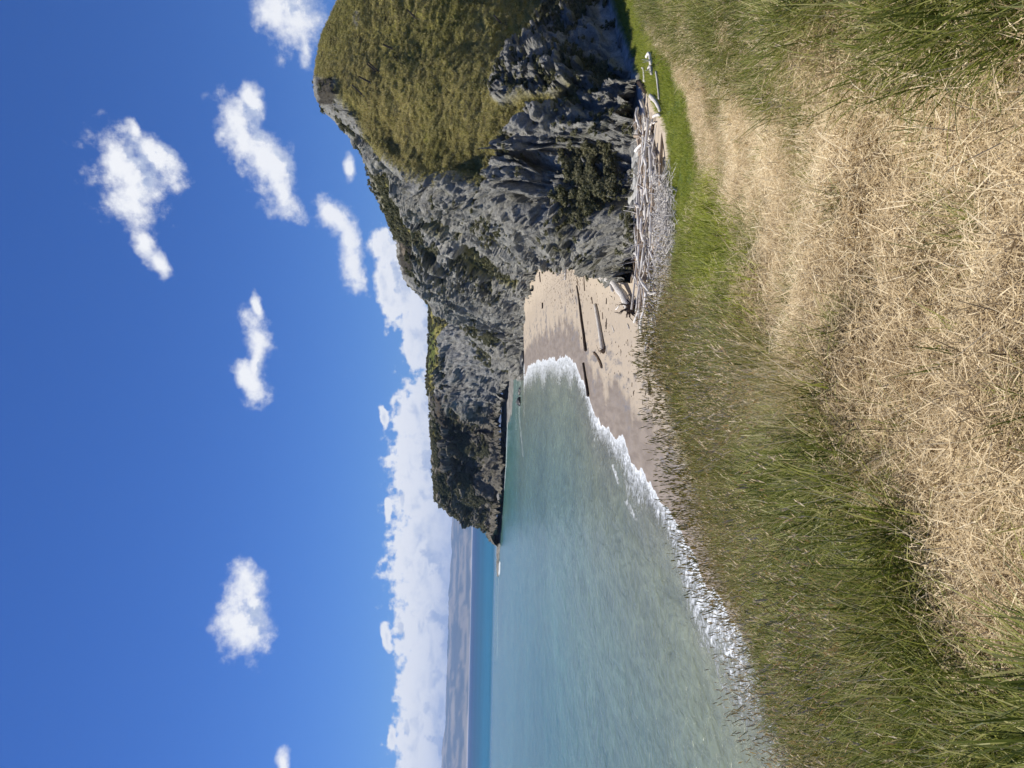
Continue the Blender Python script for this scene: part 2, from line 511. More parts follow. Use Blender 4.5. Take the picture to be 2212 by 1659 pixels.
SC1 = [[(1130, 140), (1260, 130), (1330, 170), (1320, 215), (1250, 205), (1120, 200), (1100, 170)],
       [(1190, 0), (1280, 0), (1270, 80), (1200, 90), (1160, 95), (1172, 45)],
       [(1225, 330), (1330, 320), (1330, 400), (1290, 440), (1230, 470), (1200, 430), (1230, 390)],
       [(1055, 395), (1110, 350), (1130, 290), (1118, 280), (1098, 300), (1085, 380)],
       [(1060, 455), (1100, 440), (1110, 460), (1075, 485)]]


MUDF = [(1225, -160), (1250, -40), (1282, 0), (1292, 60), (1312, 120), (1345, 165), (1420, 175), (1420, -160)]


def veg1(px, py, j, P, n):
    g = np.maximum(inpoly(px, py, GR1, 7, j * 0.55), inpoly(px, py, GR1b, 4, j * 0.4))
    s = 0
    for p in SC1:
        s = np.maximum(s, inpoly(px, py, p, 14, j * 1.4))
    br = sstep(fbm(P * 0.8, 4, 0.6, 77), -0.16, 0.18)
    s = s * br * 0.95
    veg = np.maximum(g, s)
    kind = np.where(g > s, 0.0, 1.0)
    # dark slump scars in the turf
    return veg, kind


def extra1(col, px, py, j, P):
    # bare brown earth at the summit, pale scars near the skyline, brown slumps in the turf
    def blend(col, m, cc): return col * (1 - m[:, None]) + np.array(cc) * m[:, None]
    m = inpoly(px, py, [(690, 172), (722, 168), (738, 200), (728, 222), (692, 222)], 3, j * 0.25)
    col = blend(col, m, (0.085, 0.075, 0.055))
    for (x, y, rx, ry) in ((712, 60, 5, 14), (722, 90, 8, 10), (698, 118, 6, 9), (843, 45, 7, 16), (858, 130, 6, 12), (778, 82, 5, 12),
                           (975, 232, 12, 12), (1010, 215, 6, 8), (880, 212, 8, 10), (970, 292, 10, 14), (875, 318, 8, 8), (1045, 330, 16, 26),
                           (905, 120, 6, 10), (1085, 105, 8, 10), (1095, 60, 6, 12)):
        r = np.hypot((px - x) / rx, (py - y) / ry) + j * 0.035
        col = blend(col, sstep(r, 1.1, 0.7) * 0.75, (0.045, 0.036, 0.018))
    r = np.hypot((px - 775) / 14, (py - 42) / 22) + j * 0.05
    col = blend(col, sstep(r, 1.0, 0.6) * 0.8, (0.36, 0.33, 0.28))
    # reddish dry grass high on the slope
    m = sstep(px, 960, 760) * sstep(py, 40, 120) * sstep(fbm(P * 0.12, 3, 0.5, 31), -0.3, 0.4) * (px < 1000) * 0.55
    g = inpoly(px, py, GR1, 7, j * 0.5)
    col = blend(col, m * g, (0.23, 0.165, 0.075))
    m = inpoly(px, py, MUDF, 7, j * 0.6)
    pale = ramp3(0.5 + 0.6 * fbm(P * np.array([1.2, 0.6, 1]), 4, 0.6, 133), [(0, (0.26, 0.255, 0.235)), (1, (0.58, 0.565, 0.52))])
    return col * (1 - m[:, None]) + pale * m[:, None]


h1, H1P, H1N, H1V, H1K, H1x, H1y = headland('cliff', c, 620, 470, 1.7, 1.0, 1.0, veg1, M['near_rock'], 3, extra1, MUDF)
tag(h1, kind='structure')

# ------------------------------------------------------------------ middle headland
c = [
 [(1010, 200, 104), (960, 200, 105), (900, 200, 106), (830, 205, 107), (770, 215, 108), (702, 225, 110), (730, 225, 140)],
 [(1080, 330, 108), (1040, 330, 109), (960, 325, 110), (880, 315, 112), (815, 300, 114), (766, 292, 117), (800, 290, 150)],
 [(1110, 400, 116), (1090, 400, 117), (1020, 390, 120), (930, 370, 123), (860, 355, 127), (798, 342, 132), (830, 340, 170)],
 [(1150, 460, 132), (1120, 460, 134), (1060, 460, 137), (990, 445, 142), (900, 420, 147), (816, 405, 152), (850, 400, 190)],
 [(1190, 530, 138), (1160, 525, 142), (1095, 510, 146), (1010, 490, 152), (920, 470, 159), (834, 452, 166), (870, 450, 200)],
 [(1180, 565, 146), (1152, 560, 154), (1095, 555, 159), (1005, 535, 165), (925, 522, 172), (858, 512, 178), (890, 512, 215)],
 [(1170, 605, 155), (1145, 600, 166), (1090, 592, 171), (1015, 580, 177), (935, 575, 183), (868, 572, 190), (900, 572, 225)],
 [(1162, 655, 168), (1136, 652, 182), (1082, 640, 187), (1015, 625, 192), (945, 612, 196), (886, 606, 201), (915, 606, 235)],
 [(1158, 700, 176), (1133, 698, 191), (1080, 680, 198), (1025, 660, 203), (970, 645, 207), (908, 632, 211), (935, 630, 245)],
 [(1158, 730, 178), (1135, 730, 190), (1085, 710, 205), (1035, 690, 211), (985, 672, 214), (934, 652, 217), (960, 650, 250)],
 [(1160, 760, 180), (1137, 760, 191), (1095, 745, 205), (1055, 725, 213), (1020, 705, 219), (990, 688, 223), (1010, 670, 250)],
 [(1160, 790, 182), (1138, 788, 194), (1112, 775, 204), (1080, 760, 214), (1050, 745, 222), (1022, 735, 228), (1035, 710, 250)],
 [(1150, 815, 186), (1135, 805, 200), (1120, 797, 208), (1105, 788, 216), (1085, 778, 223), (1066, 768, 230), (1070, 740, 250)],
 [(1145, 800, 215), (1130, 795, 220), (1118, 785, 225), (1105, 775, 230), (1095, 760, 236), (1085, 745, 242), (1090, 720, 255)],
]
G2 = [[(1010, 500), (1045, 520), (1085, 555), (1118, 575), (1105, 590), (1060, 570), (1015, 530)], [(860, 440), (880, 440), (905, 470), (930, 500), (960, 520), (940, 525), (900, 505), (870, 480)], [(700, 215), (775, 285), (800, 340), (835, 450), (850, 505), (872, 520), (900, 530), (880, 440), (850, 380), (825, 320), (790, 290), (740, 235)],
      [(1000, 515), (1040, 548), (1080, 580), (1120, 600), (1118, 618), (1075, 605), (1020, 570), (990, 540)],
      [(890, 610), (905, 614), (930, 650), (912, 640), (884, 612)],
      [(925, 445), (955, 450), (1010, 478), (1000, 490), (940, 465)]]
S2 = [[(885, 490), (930, 500), (980, 520), (1030, 555), (1040, 590), (1000, 605), (930, 600), (890, 580)],
      [(835, 400), (870, 420), (900, 470), (960, 500), (1020, 545), (960, 505), (900, 500), (860, 470)],
      [(1040, 600), (1080, 620), (1075, 650), (1040, 640)],
      [(1020, 680), (1060, 720), (1090, 760), (1060, 740), (1010, 700)]]


def veg2(px, py, j, P, n):
    g = 0; s = 0
    for p in G2: g = np.maximum(g, inpoly(px, py, p, 5, j * 0.5))
    for p in S2: s = np.maximum(s, inpoly(px, py, p, 8, j * 0.9))
    s = s * sstep(fbm(P * np.array([0.45, 0.45, 0.3]), 4, 0.6, 55), -0.12, 0.10)
    return np.maximum(g, s), np.where(g > s, 0.15, 0.8)


def extra2(col, px, py, j, P):
    def blend(col, m, cc): return col * (1 - m[:, None]) + np.array(cc) * m[:, None]
    col = blend(col, inpoly(px, py, [(862, 497), (886, 497), (893, 540), (894, 588), (876, 588), (866, 560)], 2, j * 0.2), (0.075, 0.066, 0.05))
    col = blend(col, inpoly(px, py, [(868, 497), (875, 497), (880, 556), (872, 540)], 2, j * 0.15) * 0.8, (0.26, 0.21, 0.15))
    return col


h2, H2P, H2N, H2V, H2K, H2x, H2y = headland('cliff', c, 520, 330, 2.9, 0.8, 0.62, veg2, M['mid_rock'], 11, extra2)
tag(h2, kind='structure')

# ------------------------------------------------------------------ far headland
c = [
 [(1120, 560, 240), (1105, 560, 246), (1060, 560, 258), (1000, 560, 270), (960, 560, 285), (932, 560, 300), (935, 560, 380)],
 [(1115, 660, 244), (1098, 660, 252), (1060, 660, 262), (1000, 655, 275), (965, 650, 290), (932, 645, 305), (935, 640, 390)],
 [(1112, 720, 250), (1098, 720, 258), (1060, 715, 268), (1010, 706, 280), (970, 700, 294), (931, 700, 315), (934, 700, 400)],
 [(1108, 795, 255), (1096, 795, 268), (1068, 793, 276), (1020, 785, 288), (970, 780, 302), (926, 780, 328), (929, 780, 410)],
 [(1104, 840, 266), (1092, 840, 286), (1065, 838, 292), (1020, 834, 301), (968, 830, 314), (925, 830, 335), (928, 830, 420)],
 [(1100, 880, 280), (1090, 880, 301), (1066, 880, 303), (1020, 880, 307), (975, 880, 315), (932, 876, 334), (935, 880, 430)],
 [(1100, 918, 290), (1087, 918, 312), (1064, 917, 322), (1020, 912, 334), (980, 908, 338), (936, 902, 342), (939, 905, 430)],
 [(1100, 940, 292), (1087, 942, 313), (1064, 942, 325), (1020, 938, 338), (980, 934, 341), (935, 930, 346), (938, 930, 430)],
 [(1098, 975, 296), (1086, 975, 317), (1060, 975, 320), (1020, 972, 331), (980, 970, 341), (938, 968, 348), (941, 968, 430)],
 [(1096, 1010, 298), (1084, 1010, 320), (1058, 1010, 330), (1020, 1005, 343), (985, 1000, 345), (940, 1000, 349), (943, 1000, 430)],
 [(1094, 1070, 306), (1082, 1068, 332), (1056, 1066, 334), (1020, 1063, 338), (985, 1060, 345), (943, 1058, 356), (946, 1058, 440)],
 [(1092, 1110, 316), (1080, 1108, 344), (1056, 1102, 350), (1025, 1094, 355), (985, 1086, 360), (947, 1080, 367), (950, 1078, 450)],
 [(1090, 1155, 326), (1078, 1140, 352), (1062, 1132, 358), (1040, 1124, 364), (1010, 1114, 369), (976, 1104, 376), (978, 1100, 455)],
 [(1086, 1158, 336), (1075, 1150, 362), (1066, 1142, 368), (1050, 1134, 374), (1028, 1125, 380), (998, 1119, 388), (1000, 1110, 460)],
 [(1080, 1148, 375), (1072, 1142, 385), (1062, 1134, 392), (1048, 1126, 398), (1030, 1125, 405), (1005, 1110, 412), (1005, 1100, 465)],
]
G3 = [[(900, 540), (932, 640), (955, 650), (978, 664), (982, 690), (962, 720), (962, 760), (952, 800), (938, 860), (915, 840), (915, 540)],
      [(925, 925), (945, 925), (955, 945), (942, 960), (936, 1000), (945, 1075), (938, 1080), (925, 960)]]
S3 = [[(945, 760), (970, 770), (968, 840), (990, 880), (1030, 900), (1040, 1000), (1020, 1050), (1060, 1110), (1070, 1150), (1000, 1122), (945, 1080), (938, 900), (935, 830)]]
S3b = [[(980, 890), (1035, 900), (1060, 960), (1040, 1010), (1010, 1040), (985, 1000)],
       [(1015, 1060), (1070, 1080), (1072, 1140), (1020, 1125), (975, 1100)],
       [(1020, 700), (1085, 780), (1090, 800), (1060, 790), (1040, 760)]]


def veg3(px, py, j, P, n):
    g = 0; s = 0; d = 0
    for p in G3: g = np.maximum(g, inpoly(px, py, p, 3, j * 0.35))
    for p in S3: s = np.maximum(s, inpoly(px, py, p, 5, j * 0.6))
    for p in S3b: d = np.maximum(d, inpoly(px, py, p, 8, j * 0.8))
    br = sstep(fbm(P * np.array([0.16, 0.16, 0.3]), 4, 0.6, 91), 0.0, 0.2)
    s = np.maximum(s * br, d * sstep(fbm(P * 0.2, 4, 0.6, 92), -0.15, 0.08))
    return np.maximum(g, s), np.where(g > s, 0.1, 0.75)


def extra3(col, px, py, j, P):
    def blend(col, m, cc): return col * (1 - m[:, None]) + np.array(cc) * m[:, None]
    col = blend(col, inpoly(px, py, [(915, 690), (940, 705), (938, 780), (926, 815), (915, 800)], 4, j * 0.3) * 0.7, (0.085, 0.13, 0.022))
    col = blend(col, inpoly(px, py, [(950, 722), (962, 724), (962, 744), (955, 748), (950, 738)], 2, j * 0.15), (0.50, 0.33, 0.19))
    m = inpoly(px, py, [(933, 852), (952, 850), (972, 870), (975, 900), (945, 900), (937, 885)], 3, j * 0.2)
    col = blend(col, m * 0.85, (0.07, 0.062, 0.05))
    m = inpoly(px, py, [(972, 670), (990, 700), (1030, 745), (1060, 780), (1080, 820), (1050, 870), (1000, 860), (972, 830), (968, 740)], 5, j * 0.5)
    f = fbm(P * 0.35, 4, 0.6, 121)
    col = blend(col, m * 0.55, (0.34, 0.335, 0.315))
    m = sstep(fbm(P * np.array([0.15, 0.15, 0.35]), 3, 0.5, 131), 0.15, 0.4) * inpoly(px, py, S3[0], 6, j * 0.3) * (px < 1000)
    col = blend(col, m * 0.5, (0.20, 0.145, 0.085))
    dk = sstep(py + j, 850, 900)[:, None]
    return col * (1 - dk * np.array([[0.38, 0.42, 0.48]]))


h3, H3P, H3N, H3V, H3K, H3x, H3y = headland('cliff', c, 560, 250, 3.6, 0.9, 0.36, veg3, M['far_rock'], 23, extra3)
tag(h3, kind='structure')

# ------------------------------------------------------------------ shoreline, beach and sea
SH = [(1134, 812), (1140, 792), (1160, 778), (1180, 772), (1200, 773), (1218, 766), (1235, 776), (1250, 800), (1268, 845),
      (1285, 890), (1302, 925), (1328, 948), (1345, 958), (1357, 980), (1383, 1018), (1402, 1040), (1422, 1065), (1440, 1085), (1456, 1112),
      (1470, 1130), (1486, 1170), (1502, 1200), (1522, 1232), (1542, 1270), (1562, 1300), (1592, 1370), (1622, 1430), (1665, 1500),
      (1730, 1570), (1830, 1660), (2000, 1800)]
shore = np.array([onz(x, y, 0)[:2] for x, y in SH])
shore = np.concatenate([[[shore[0, 0] + 60, shore[0, 1] + 60]], shore, [[-14, -60]]])


def shore_dist(X, Y):
    """signed distance to the shoreline, positive on the beach side"""
    best = np.full(X.shape, 1e9); sg = np.ones(X.shape)
    for (x1, y1), (x2, y2) in zip(shore[:-1], shore[1:]):
        dx, dy = x2 - x1, y2 - y1
        t = np.clip(((X - x1) * dx + (Y - y1) * dy) / (dx * dx + dy * dy), 0, 1)
        qx, qy = X - x1 - t * dx, Y - y1 - t * dy
        dd = np.hypot(qx, qy)
        cr = dx * qy - dy * qx
        m = dd < best
        best = np.where(m, dd, best); sg = np.where(m, np.sign(cr), sg)
    q_ = np.stack([X, Y, X * 0], -1)
    return best * sg + (0.9 * fbm(q_ * 0.22, 3, 0.5, 140) + 0.45 * fbm(q_ * 0.9, 3, 0.5, 141)) * sstep(best, 12, 4)


def beach_z(X, Y, d=None):
    if d is None: d = shore_dist(X, Y)
    z = np.where(d > 0, 0.02 + 1.35 * (1 - np.exp(-np.maximum(d, 0) / 16)), d * 0.10)
    # marshy terrace below the viewpoint, a little higher towards the right
    t = sstep(X, 9, 22) * sstep(Y, 58, 40)
    return z + t * 0.9


def ground(x, y):
    """point of the beach seen at frame position x, y"""
    z = 1.0
    for _ in range(5):
        p = onz(x, y, z)
        z = float(beach_z(np.array([p[0]]), np.array([p[1]]))[0])
    return onz(x, y, z)


bx = np.concatenate([np.linspace(-26, 40, 420), np.linspace(40.5, 95, 80)])
by = np.concatenate([np.linspace(8, 30, 40), np.linspace(30.3, 90, 330), np.linspace(90.6, 240, 240)])
BX, BY = np.meshgrid(bx, by, indexing='ij')
bX, bY = BX.ravel(), BY.ravel()
bd = shore_dist(bX, bY)
bP = np.stack([bX, bY, beach_z(bX, bY, bd)], 1)
bP[:, 2] += 0.05 * fbm(bP * 0.35, 4, 0.5, 41) * sstep(bd, 2, 8) + 0.015 * fbm(bP * 2.2, 3, 0.5, 42) * sstep(bd, 4, 10)
bpx, bpy_ = proj(bP)
jit = fbm(bP * 0.5, 4, 0.6, 44) * 10
GREEN = [(1318, -300), (1325, 0), (1345, 60), (1368, 120), (1385, 175), (1412, 215), (1438, 270), (1445, 330), (1442, 400), (1450, 440), (1470, 700), (1900, 700), (1900, -300)]
gm = inpoly(bpx, bpy_, GREEN, 5, jit * 0.7)
MUD = [(1200, -300), (1330, -300), (1330, 0), (1350, 60), (1370, 120), (1388, 180), (1392, 240), (1388, 330), (1386, 430), (1375, 520), (1362, 570), (1345, 612), (1318, 600), (1280, 572), (1230, 560), (1200, 300)]
mm = inpoly(bpx, bpy_, MUD, 3, jit * 0.25) * (bY < 95)
bP[:, 2] += mm * (0.25 + 0.22 * fbm(bP * np.array([0.9, 0.5, 1]), 5, 0.6, 46, ridged=True))
mesh_obj('beach', bP, grid_faces(len(bx), len(by)), None, smooth=True, attrs={'shore': bd, 'green': gm, 'mud': mm})
beach = bpy.data.objects['beach']; tag(beach, kind='structure')


def sand(N, b):
    P = wpos(N)
    d = N.attr('shore')[2]; g = N.attr('green')[2]; mu = N.attr('mud')[2]
    n = N.noise(P, 0.22, 5, 0.6)
    n2 = N.noise(P, 2.2, 5, 0.65)
    n4 = N.noise(P, 30, 3, 0.7)
    streak = N.noise(N.vm('MULTIPLY', P, (1.0, 0.22, 1)), 1.3, 5, 0.65)
    de = N.math('ADD', d, N.math('MULTIPLY', N.math('SUBTRACT', n, 0.5), 9))
    de = N.math('ADD', de, N.math('MULTIPLY', N.math('SUBTRACT', streak, 0.5), 2.5))
    wet = N.ramp(de, 3.4, 5.8, 1, 0)
    damp = N.ramp(de, 11.5, 12.9, 1, 0)
    dry = N.mix(n2, (0.42, 0.345, 0.25), (0.51, 0.43, 0.325))
    c = N.mix(N.math('MULTIPLY', damp, 0.45), dry, (0.33, 0.272, 0.205))
    c = N.mix(wet, c, N.mix(N.ramp(streak, .35, .65), (0.20, 0.158, 0.112), (0.275, 0.222, 0.165)))
    # lead-coloured iron sand streaks
    st = N.math('MULTIPLY', N.ramp(streak, 0.46, 0.62), N.ramp(N.noise(P, 0.2, 4, 0.6), 0.44, 0.56))
    st = N.math('MULTIPLY', st, N.math('MULTIPLY', N.ramp(de, 1.5, 4.5), N.ramp(de, 11, 8)))
    c = N.mix(N.math('MULTIPLY', st, 0.75), c, (0.125, 0.125, 0.135))
    line = N.math('MULTIPLY', N.ramp(N.math('ABSOLUTE', N.math('SUBTRACT', de, 12.8)), 0.0, 0.22, 1, 0), N.ramp(n4, 0.4, 0.6))
    c = N.mix(N.math('MULTIPLY', line, 0.5), c, (0.16, 0.12, 0.085))
    # bits of bark and twig litter
    deb = N.math('MULTIPLY', N.ramp(N.noise(P, 7, 3, 0.7), 0.64, 0.70), N.ramp(N.noise(P, 0.25, 3, 0.6), 0.5, 0.62))
    c = N.mix(N.math('MULTIPLY', N.math('MULTIPLY', deb, 0.7), N.ramp(d, 14, 20)), c, (0.12, 0.075, 0.05))
    c = N.mix(mu, c, N.mix(N.ramp(N.noise(P, 1.2, 6, 0.7), 0.35, 0.65), (0.30, 0.298, 0.28), (0.50, 0.49, 0.455)))
    c = N.mix(g, c, (0.07, 0.10, 0.02))
    N.l.new(c, b.inputs['Base Color'])
    N.set(b.inputs['Roughness'], N.ramp(wet, 0, 1, 0.9, 0.5, False))
    h = N.math('ADD', N.math('MULTIPLY', n2, 0.6), N.math('MULTIPLY', n4, 0.15))
    bst = N.bump(h, 0.5, 0.08)
    N.l.new(bst, b.inputs['Normal'])


M['sand'] = pmat('sand', sand, 0.9, 0.3)
beach.data.materials.append(M['sand'])

# sea, one sheet to the horizon
rows = np.concatenate([np.linspace(14, 120, 420), np.geomspace(120.4, 420, 260), np.geomspace(425, 26000, 90)])
cols = np.concatenate([np.linspace(-3.2, -0.66, 30), np.linspace(-0.65, 0.14, 360), np.linspace(0.16, 2.2, 20)])
RY, CT = np.meshgrid(rows, cols, indexing='ij')
sX, sY = (RY * CT).ravel(), RY.ravel()
sd = -shore_dist(sX, sY)            # positive out to sea
sP = np.stack([sX, sY, np.zeros_like(sX)], 1)
# swells that rise as they near the beach, small ripples elsewhere
near = sstep(sd, 0, 3) * sstep(sd, 90, 20)
ph = sd * 0.62 + 1.5 * fbm(sP * 0.045, 3, 0.5, 61) * 2
sP[:, 2] += near * 0.07 * np.maximum(np.sin(ph), -0.3) * (sY < 240)
sP[:, 2] += 0.03 * fbm(sP * np.array([0.35, 0.9, 1]), 3, 0.5, 62) * sstep(sd, 1, 10) * (sY < 420)
# deep water beyond the reef
deep = sstep(sY + sX * 0.02 + 10 * fbm(sP * 0.01, 3, 0.5, 63), 362, 440)
cshallow = ramp3(sd / 60, [(0.0, (0.19, 0.185, 0.125)), (0.10, (0.165, 0.185, 0.115)), (0.3, (0.125, 0.175, 0.13)), (0.7, (0.085, 0.16, 0.135)), (1.0, (0.065, 0.15, 0.135))])
band = 0.5 + 0.5 * fbm(sP * np.array([0.012, 0.035, 1]), 4, 0.55, 64)
cshallow = cshallow * (0.78 + 0.45 * band)[:, None]
far = sstep(np.log(sY), math.log(500), math.log(3500))[:, None]
cdeep = np.array([[0.010, 0.110, 0.190]]) * (1 - far) + np.array([[0.010, 0.045, 0.11]]) * far
cdeep = cdeep * (0.85 + 0.3 * fbm(sP * np.array([0.001, 0.006, 1]), 3, 0.5, 65))[:, None]
scol = cshallow * (1 - deep[:, None]) + cdeep * deep[:, None]
# foam: swash against the sand, white water on the reef and a long breaker
foamw = np.maximum(4.2 + 4.0 * fbm(sP * 0.10, 3, 0.55, 66) + 5.0 * sstep(sY, 90, 130) + 2.0 * sstep(sY, 62, 34), 1.2)
fm = sstep(sd / foamw, 1.15, 0.0) * (sd > -3) * (sY < 260)
fm2 = 0
spx, spy = proj(sP)


def seg(px, py, pts, wd):
    r = np.full(px.shape, 1e9)
    for (x1, y1), (x2, y2) in zip(pts[:-1], pts[1:]):
        dx, dy = x2 - x1, y2 - y1
        t = np.clip(((px - x1) * dx + (py - y1) * dy) / (dx * dx + dy * dy), 0, 1)
        r = np.minimum(r, np.hypot(px - x1 - t * dx, py - y1 - t * dy))
    return sstep(r / wd, 1.6, 0.2)


for pts, wd, k in (([(1124, 800), (1122, 900), (1128, 960), (1130, 985)], 3, .66), ([(1116, 810), (1115, 930)], 2.2, .6), ([(1132, 830), (1133, 900)], 3, .6),
                   ([(1101, 840), (1096, 930), (1094, 1000), (1089, 1060)], 1.6, .8),
                   ([(1079, 1215), (1078, 1240)], 3.5, 1), ([(1078, 1240), (1075, 1330), (1074, 1425)], 1.3, .62),
                   ([(1325, 1005), (1338, 1045)], 4, .9), ([(1355, 1085), (1375, 1120)], 7, .8), ([(1405, 1200), (1430, 1260)], 3, .5), ([(1388, 1150), (1400, 1185)], 3, .35),
                   ([(1300, 950), (1350, 1010), (1400, 1085), (1450, 1170), (1500, 1260)], 17, .5), ([(1190, 840), (1250, 880), (1280, 950), (1300, 990)], 14, .5)):
    fm2 = np.maximum(fm2, seg(spx, spy, pts, wd) * k)
fmt = np.maximum(fm, fm2)
sP[:, 2] += 0.10 * fmt * sstep(sd, 0.3, 2)
sea = mesh_obj('sea', sP, grid_faces(len(rows), len(cols)), None, smooth=True, attrs={'water': scol, 'foam': fmt, 'off': sd, 'deep': deep})
tag(sea, kind='structure')


def water(N, b):
    P = wpos(N)
    wc = N.attr('water')[0]; fo = N.attr('foam')[2]; off = N.attr('off')[2]
    r1 = N.noise(N.vm('MULTIPLY', P, (1.0, 0.7, 1)), 1.5, 5, 0.6, 0.5)
    r2 = N.noise(N.vm('MULTIPLY', P, (1.0, 0.42, 1)), 0.42, 5, 0.65, 0.6)
    r3 = N.noise(N.vm('MULTIPLY', P, (0.5, 0.35, 1)), 0.09, 4, 0.6)
    k = N.math('MULTIPLY', N.ramp(r1, 0.3, 0.7, 0.80, 1.22, False), N.ramp(r2, 0.3, 0.7, 0.80, 1.20, False))  # light and dark of the ripples put into the water colour
    k = N.math('MULTIPLY', k, N.ramp(r3, 0.3, 0.7, 0.88, 1.12, False))
    c = N.mix(1.0, wc, N.comb(k, k, k), 'MULTIPLY')
    fn = N.noise(P, 1.6, 7, 0.72, 1.2)
    fn2 = N.noise(N.vm('MULTIPLY', P, (1, 0.6, 1)), 5.5, 4, 0.7, 0.8)
    ft = N.math('ADD', N.math('MULTIPLY', fn, 0.7), N.math('MULTIPLY', fn2, 0.3))
    thr = N.math('SUBTRACT', 0.78, N.math('MULTIPLY', fo, 0.38))
    fa = N.math('MULTIPLY', N.ramp(N.math('SUBTRACT', ft, thr), -0.07, 0.15), N.ramp(fo, 0.0, 0.06))
    # ragged white edge where the swash stops
    edge = N.math('MULTIPLY', N.ramp(N.math('ADD', off, N.math('MULTIPLY', N.math('SUBTRACT', fn, 0.5), 2.0)), 0.0, 0.7, 1, 0), fo)
    fa = N.math('MAXIMUM', fa, N.math('MULTIPLY', edge, 0.85))
    c = N.mix(fa, c, (0.72, 0.75, 0.76))
    N.l.new(c, b.inputs['Base Color'])
    N.set(b.inputs['Roughness'], N.math('MAXIMUM', N.ramp(fa, 0, 1, 0.2, 0.8), N.math('MULTIPLY', N.attr('deep')[2], 0.45)))
    N.set(b.inputs['Specular IOR Level'], N.ramp(N.attr('deep')[2], 0, 1, 0.42, 0.16))
    h = N.math('ADD', N.math('MULTIPLY', r1, 0.5), N.math('MULTIPLY', r2, 1.3))
    h = N.math('ADD', h, N.math('MULTIPLY', fa, 0.25))
    N.l.new(N.bump(h, 0.9, 0.40), b.inputs['Normal'])
    b.inputs['IOR'].default_value = 1.33


M['water'] = pmat('sea_water', water, 0.16, 0.5)
sea.data.materials.append(M['water'])

# sea bed closes the view below the horizon sheet
# ------------------------------------------------------------------ hills across the bay
ny = 260; nd = 26
hy = np.linspace(700, 2900, ny)
prof = np.interp(hy, [700, 1050, 1115, 1160, 1220, 1300, 1400, 1500, 1560, 1620, 1700, 1900, 2200, 2900], [34, 38, 41, 40, 38, 41, 41, 40, 39, 44, 42, 36, 30, 20])
base = []
for i, yy in enumerate(hy):
    a = onz(1026 + 0 * yy, yy, 0)
    azd = ray(1026, yy); azd = azd / np.linalg.norm(azd[:2])
    for k in range(nd):
        t = k / (nd - 1)
        D = 11500 + 3500 * t
        top = prof[i] / F * 15000
        z = -12 + top * (math.sin(min(t * 1.12, 1) * math.pi / 2) ** 1.3)
        base.append((azd[0] * D, azd[1] * D, z))
base = np.array(base)
rz = fbm(base * np.array([1 / 1100, 1 / 1100, 0]), 5, 0.5, 71, ridged=True)
tt = np.tile(np.linspace(0, 1, nd), ny)
base[:, 2] += rz * 75 * np.minimum(tt * 3, 1) * (tt < 1.0) + 10 * np.repeat(fbm(np.stack([hy * 0.05, hy * 0, hy * 0], 1), 4, 0.6, 75), nd) * tt
fh = fbm(base * np.array([1 / 520, 1 / 900, 1 / 60]), 5, 0.6, 72)
hc = ramp3(0.5 + 0.8 * fh, [(0, (0.03, 0.045, 0.03)), (0.5, (0.07, 0.075, 0.045)), (0.58, (0.24, 0.20, 0.12)), (1, (0.34, 0.29, 0.19))])
hc = np.where((base[:, 2] < 8)[:, None], np.array([[0.5, 0.45, 0.38]]), hc)
M['hills'] = pmat('distant_farmland', lambda N, b: N.l.new(N.attr('ground')[0], b.inputs['Base Color']), 1.0, 0.0)
hills = mesh_obj('distant_hills', base, grid_faces(ny, nd), M['hills'], smooth=True, attrs={'ground': hc})
tag(hills, kind='structure')

# ------------------------------------------------------------------ the hill the viewer stands on
_cy = np.array([-1400, -700, 0, 80, 160, 250, 340, 400, 470, 600, 700, 800, 900, 1000, 1100, 1200, 1300, 1400, 1500, 1659, 2300, 3000])
_cx = np.array([1340, 1360, 1405, 1455, 1505, 1525, 1536, 1524, 1496, 1476, 1462, 1472, 1500, 1530, 1570, 1612, 1656, 1705, 1755, 1835, 2020, 2150])
_dy = np.array([-700, 0, 160, 340, 450, 600, 750, 900, 1100, 1300, 1500, 1659, 2300])
_dd = np.array([20, 19, 17, 16.5, 18, 17.5, 15, 13, 10.5, 8.6, 7.0, 6.0, 4.6])


def hill_z(X, Y):
    Ye = np.maximum(Y, 1.5)
    a = np.clip(X / Ye, -1.3, 1.3)
    cy = 829.5 - a * F
    cx = np.interp(cy, _cy, _cx)
    cy = cy + (cx - 1106) * 0.022
    D = np.interp(cy, _dy, _dd)
    r_ = (829.5 - cy) / F; u_ = (1106 - cx) / F
    vz = -math.sin(PIT) + u_ * cR * math.cos(PIT) + r_ * sR * math.cos(PIT)
    vy = math.cos(PIT) + u_ * cR * math.sin(PIT) + r_ * sR * math.sin(PIT)
    drop_c = -vz / vy * D
    r = Ye / D
    inner = 1.62 + (drop_c - 1.62) * np.minimum(r, 1) ** 1.15
    e = np.maximum(r - 1, 0) * D
    outer = drop_c + (drop_c - 1.62) / D * e * 1.1 + 0.9 * e * (1 - np.exp(-e / 3.0))
    z = CAM[2] - np.where(r <= 1, inner, outer)
    P_ = np.stack([X, Y, X * 0], -1)
    z = z + 0.14 * fbm(P_ * 0.9, 4, 0.55, 81) + 0.12 * fbm(P_ * 2.6, 3, 0.55, 82)
    return np.maximum(z + 0.06 * np.minimum(Y - 1.5, 0) * -1, -1.5), r


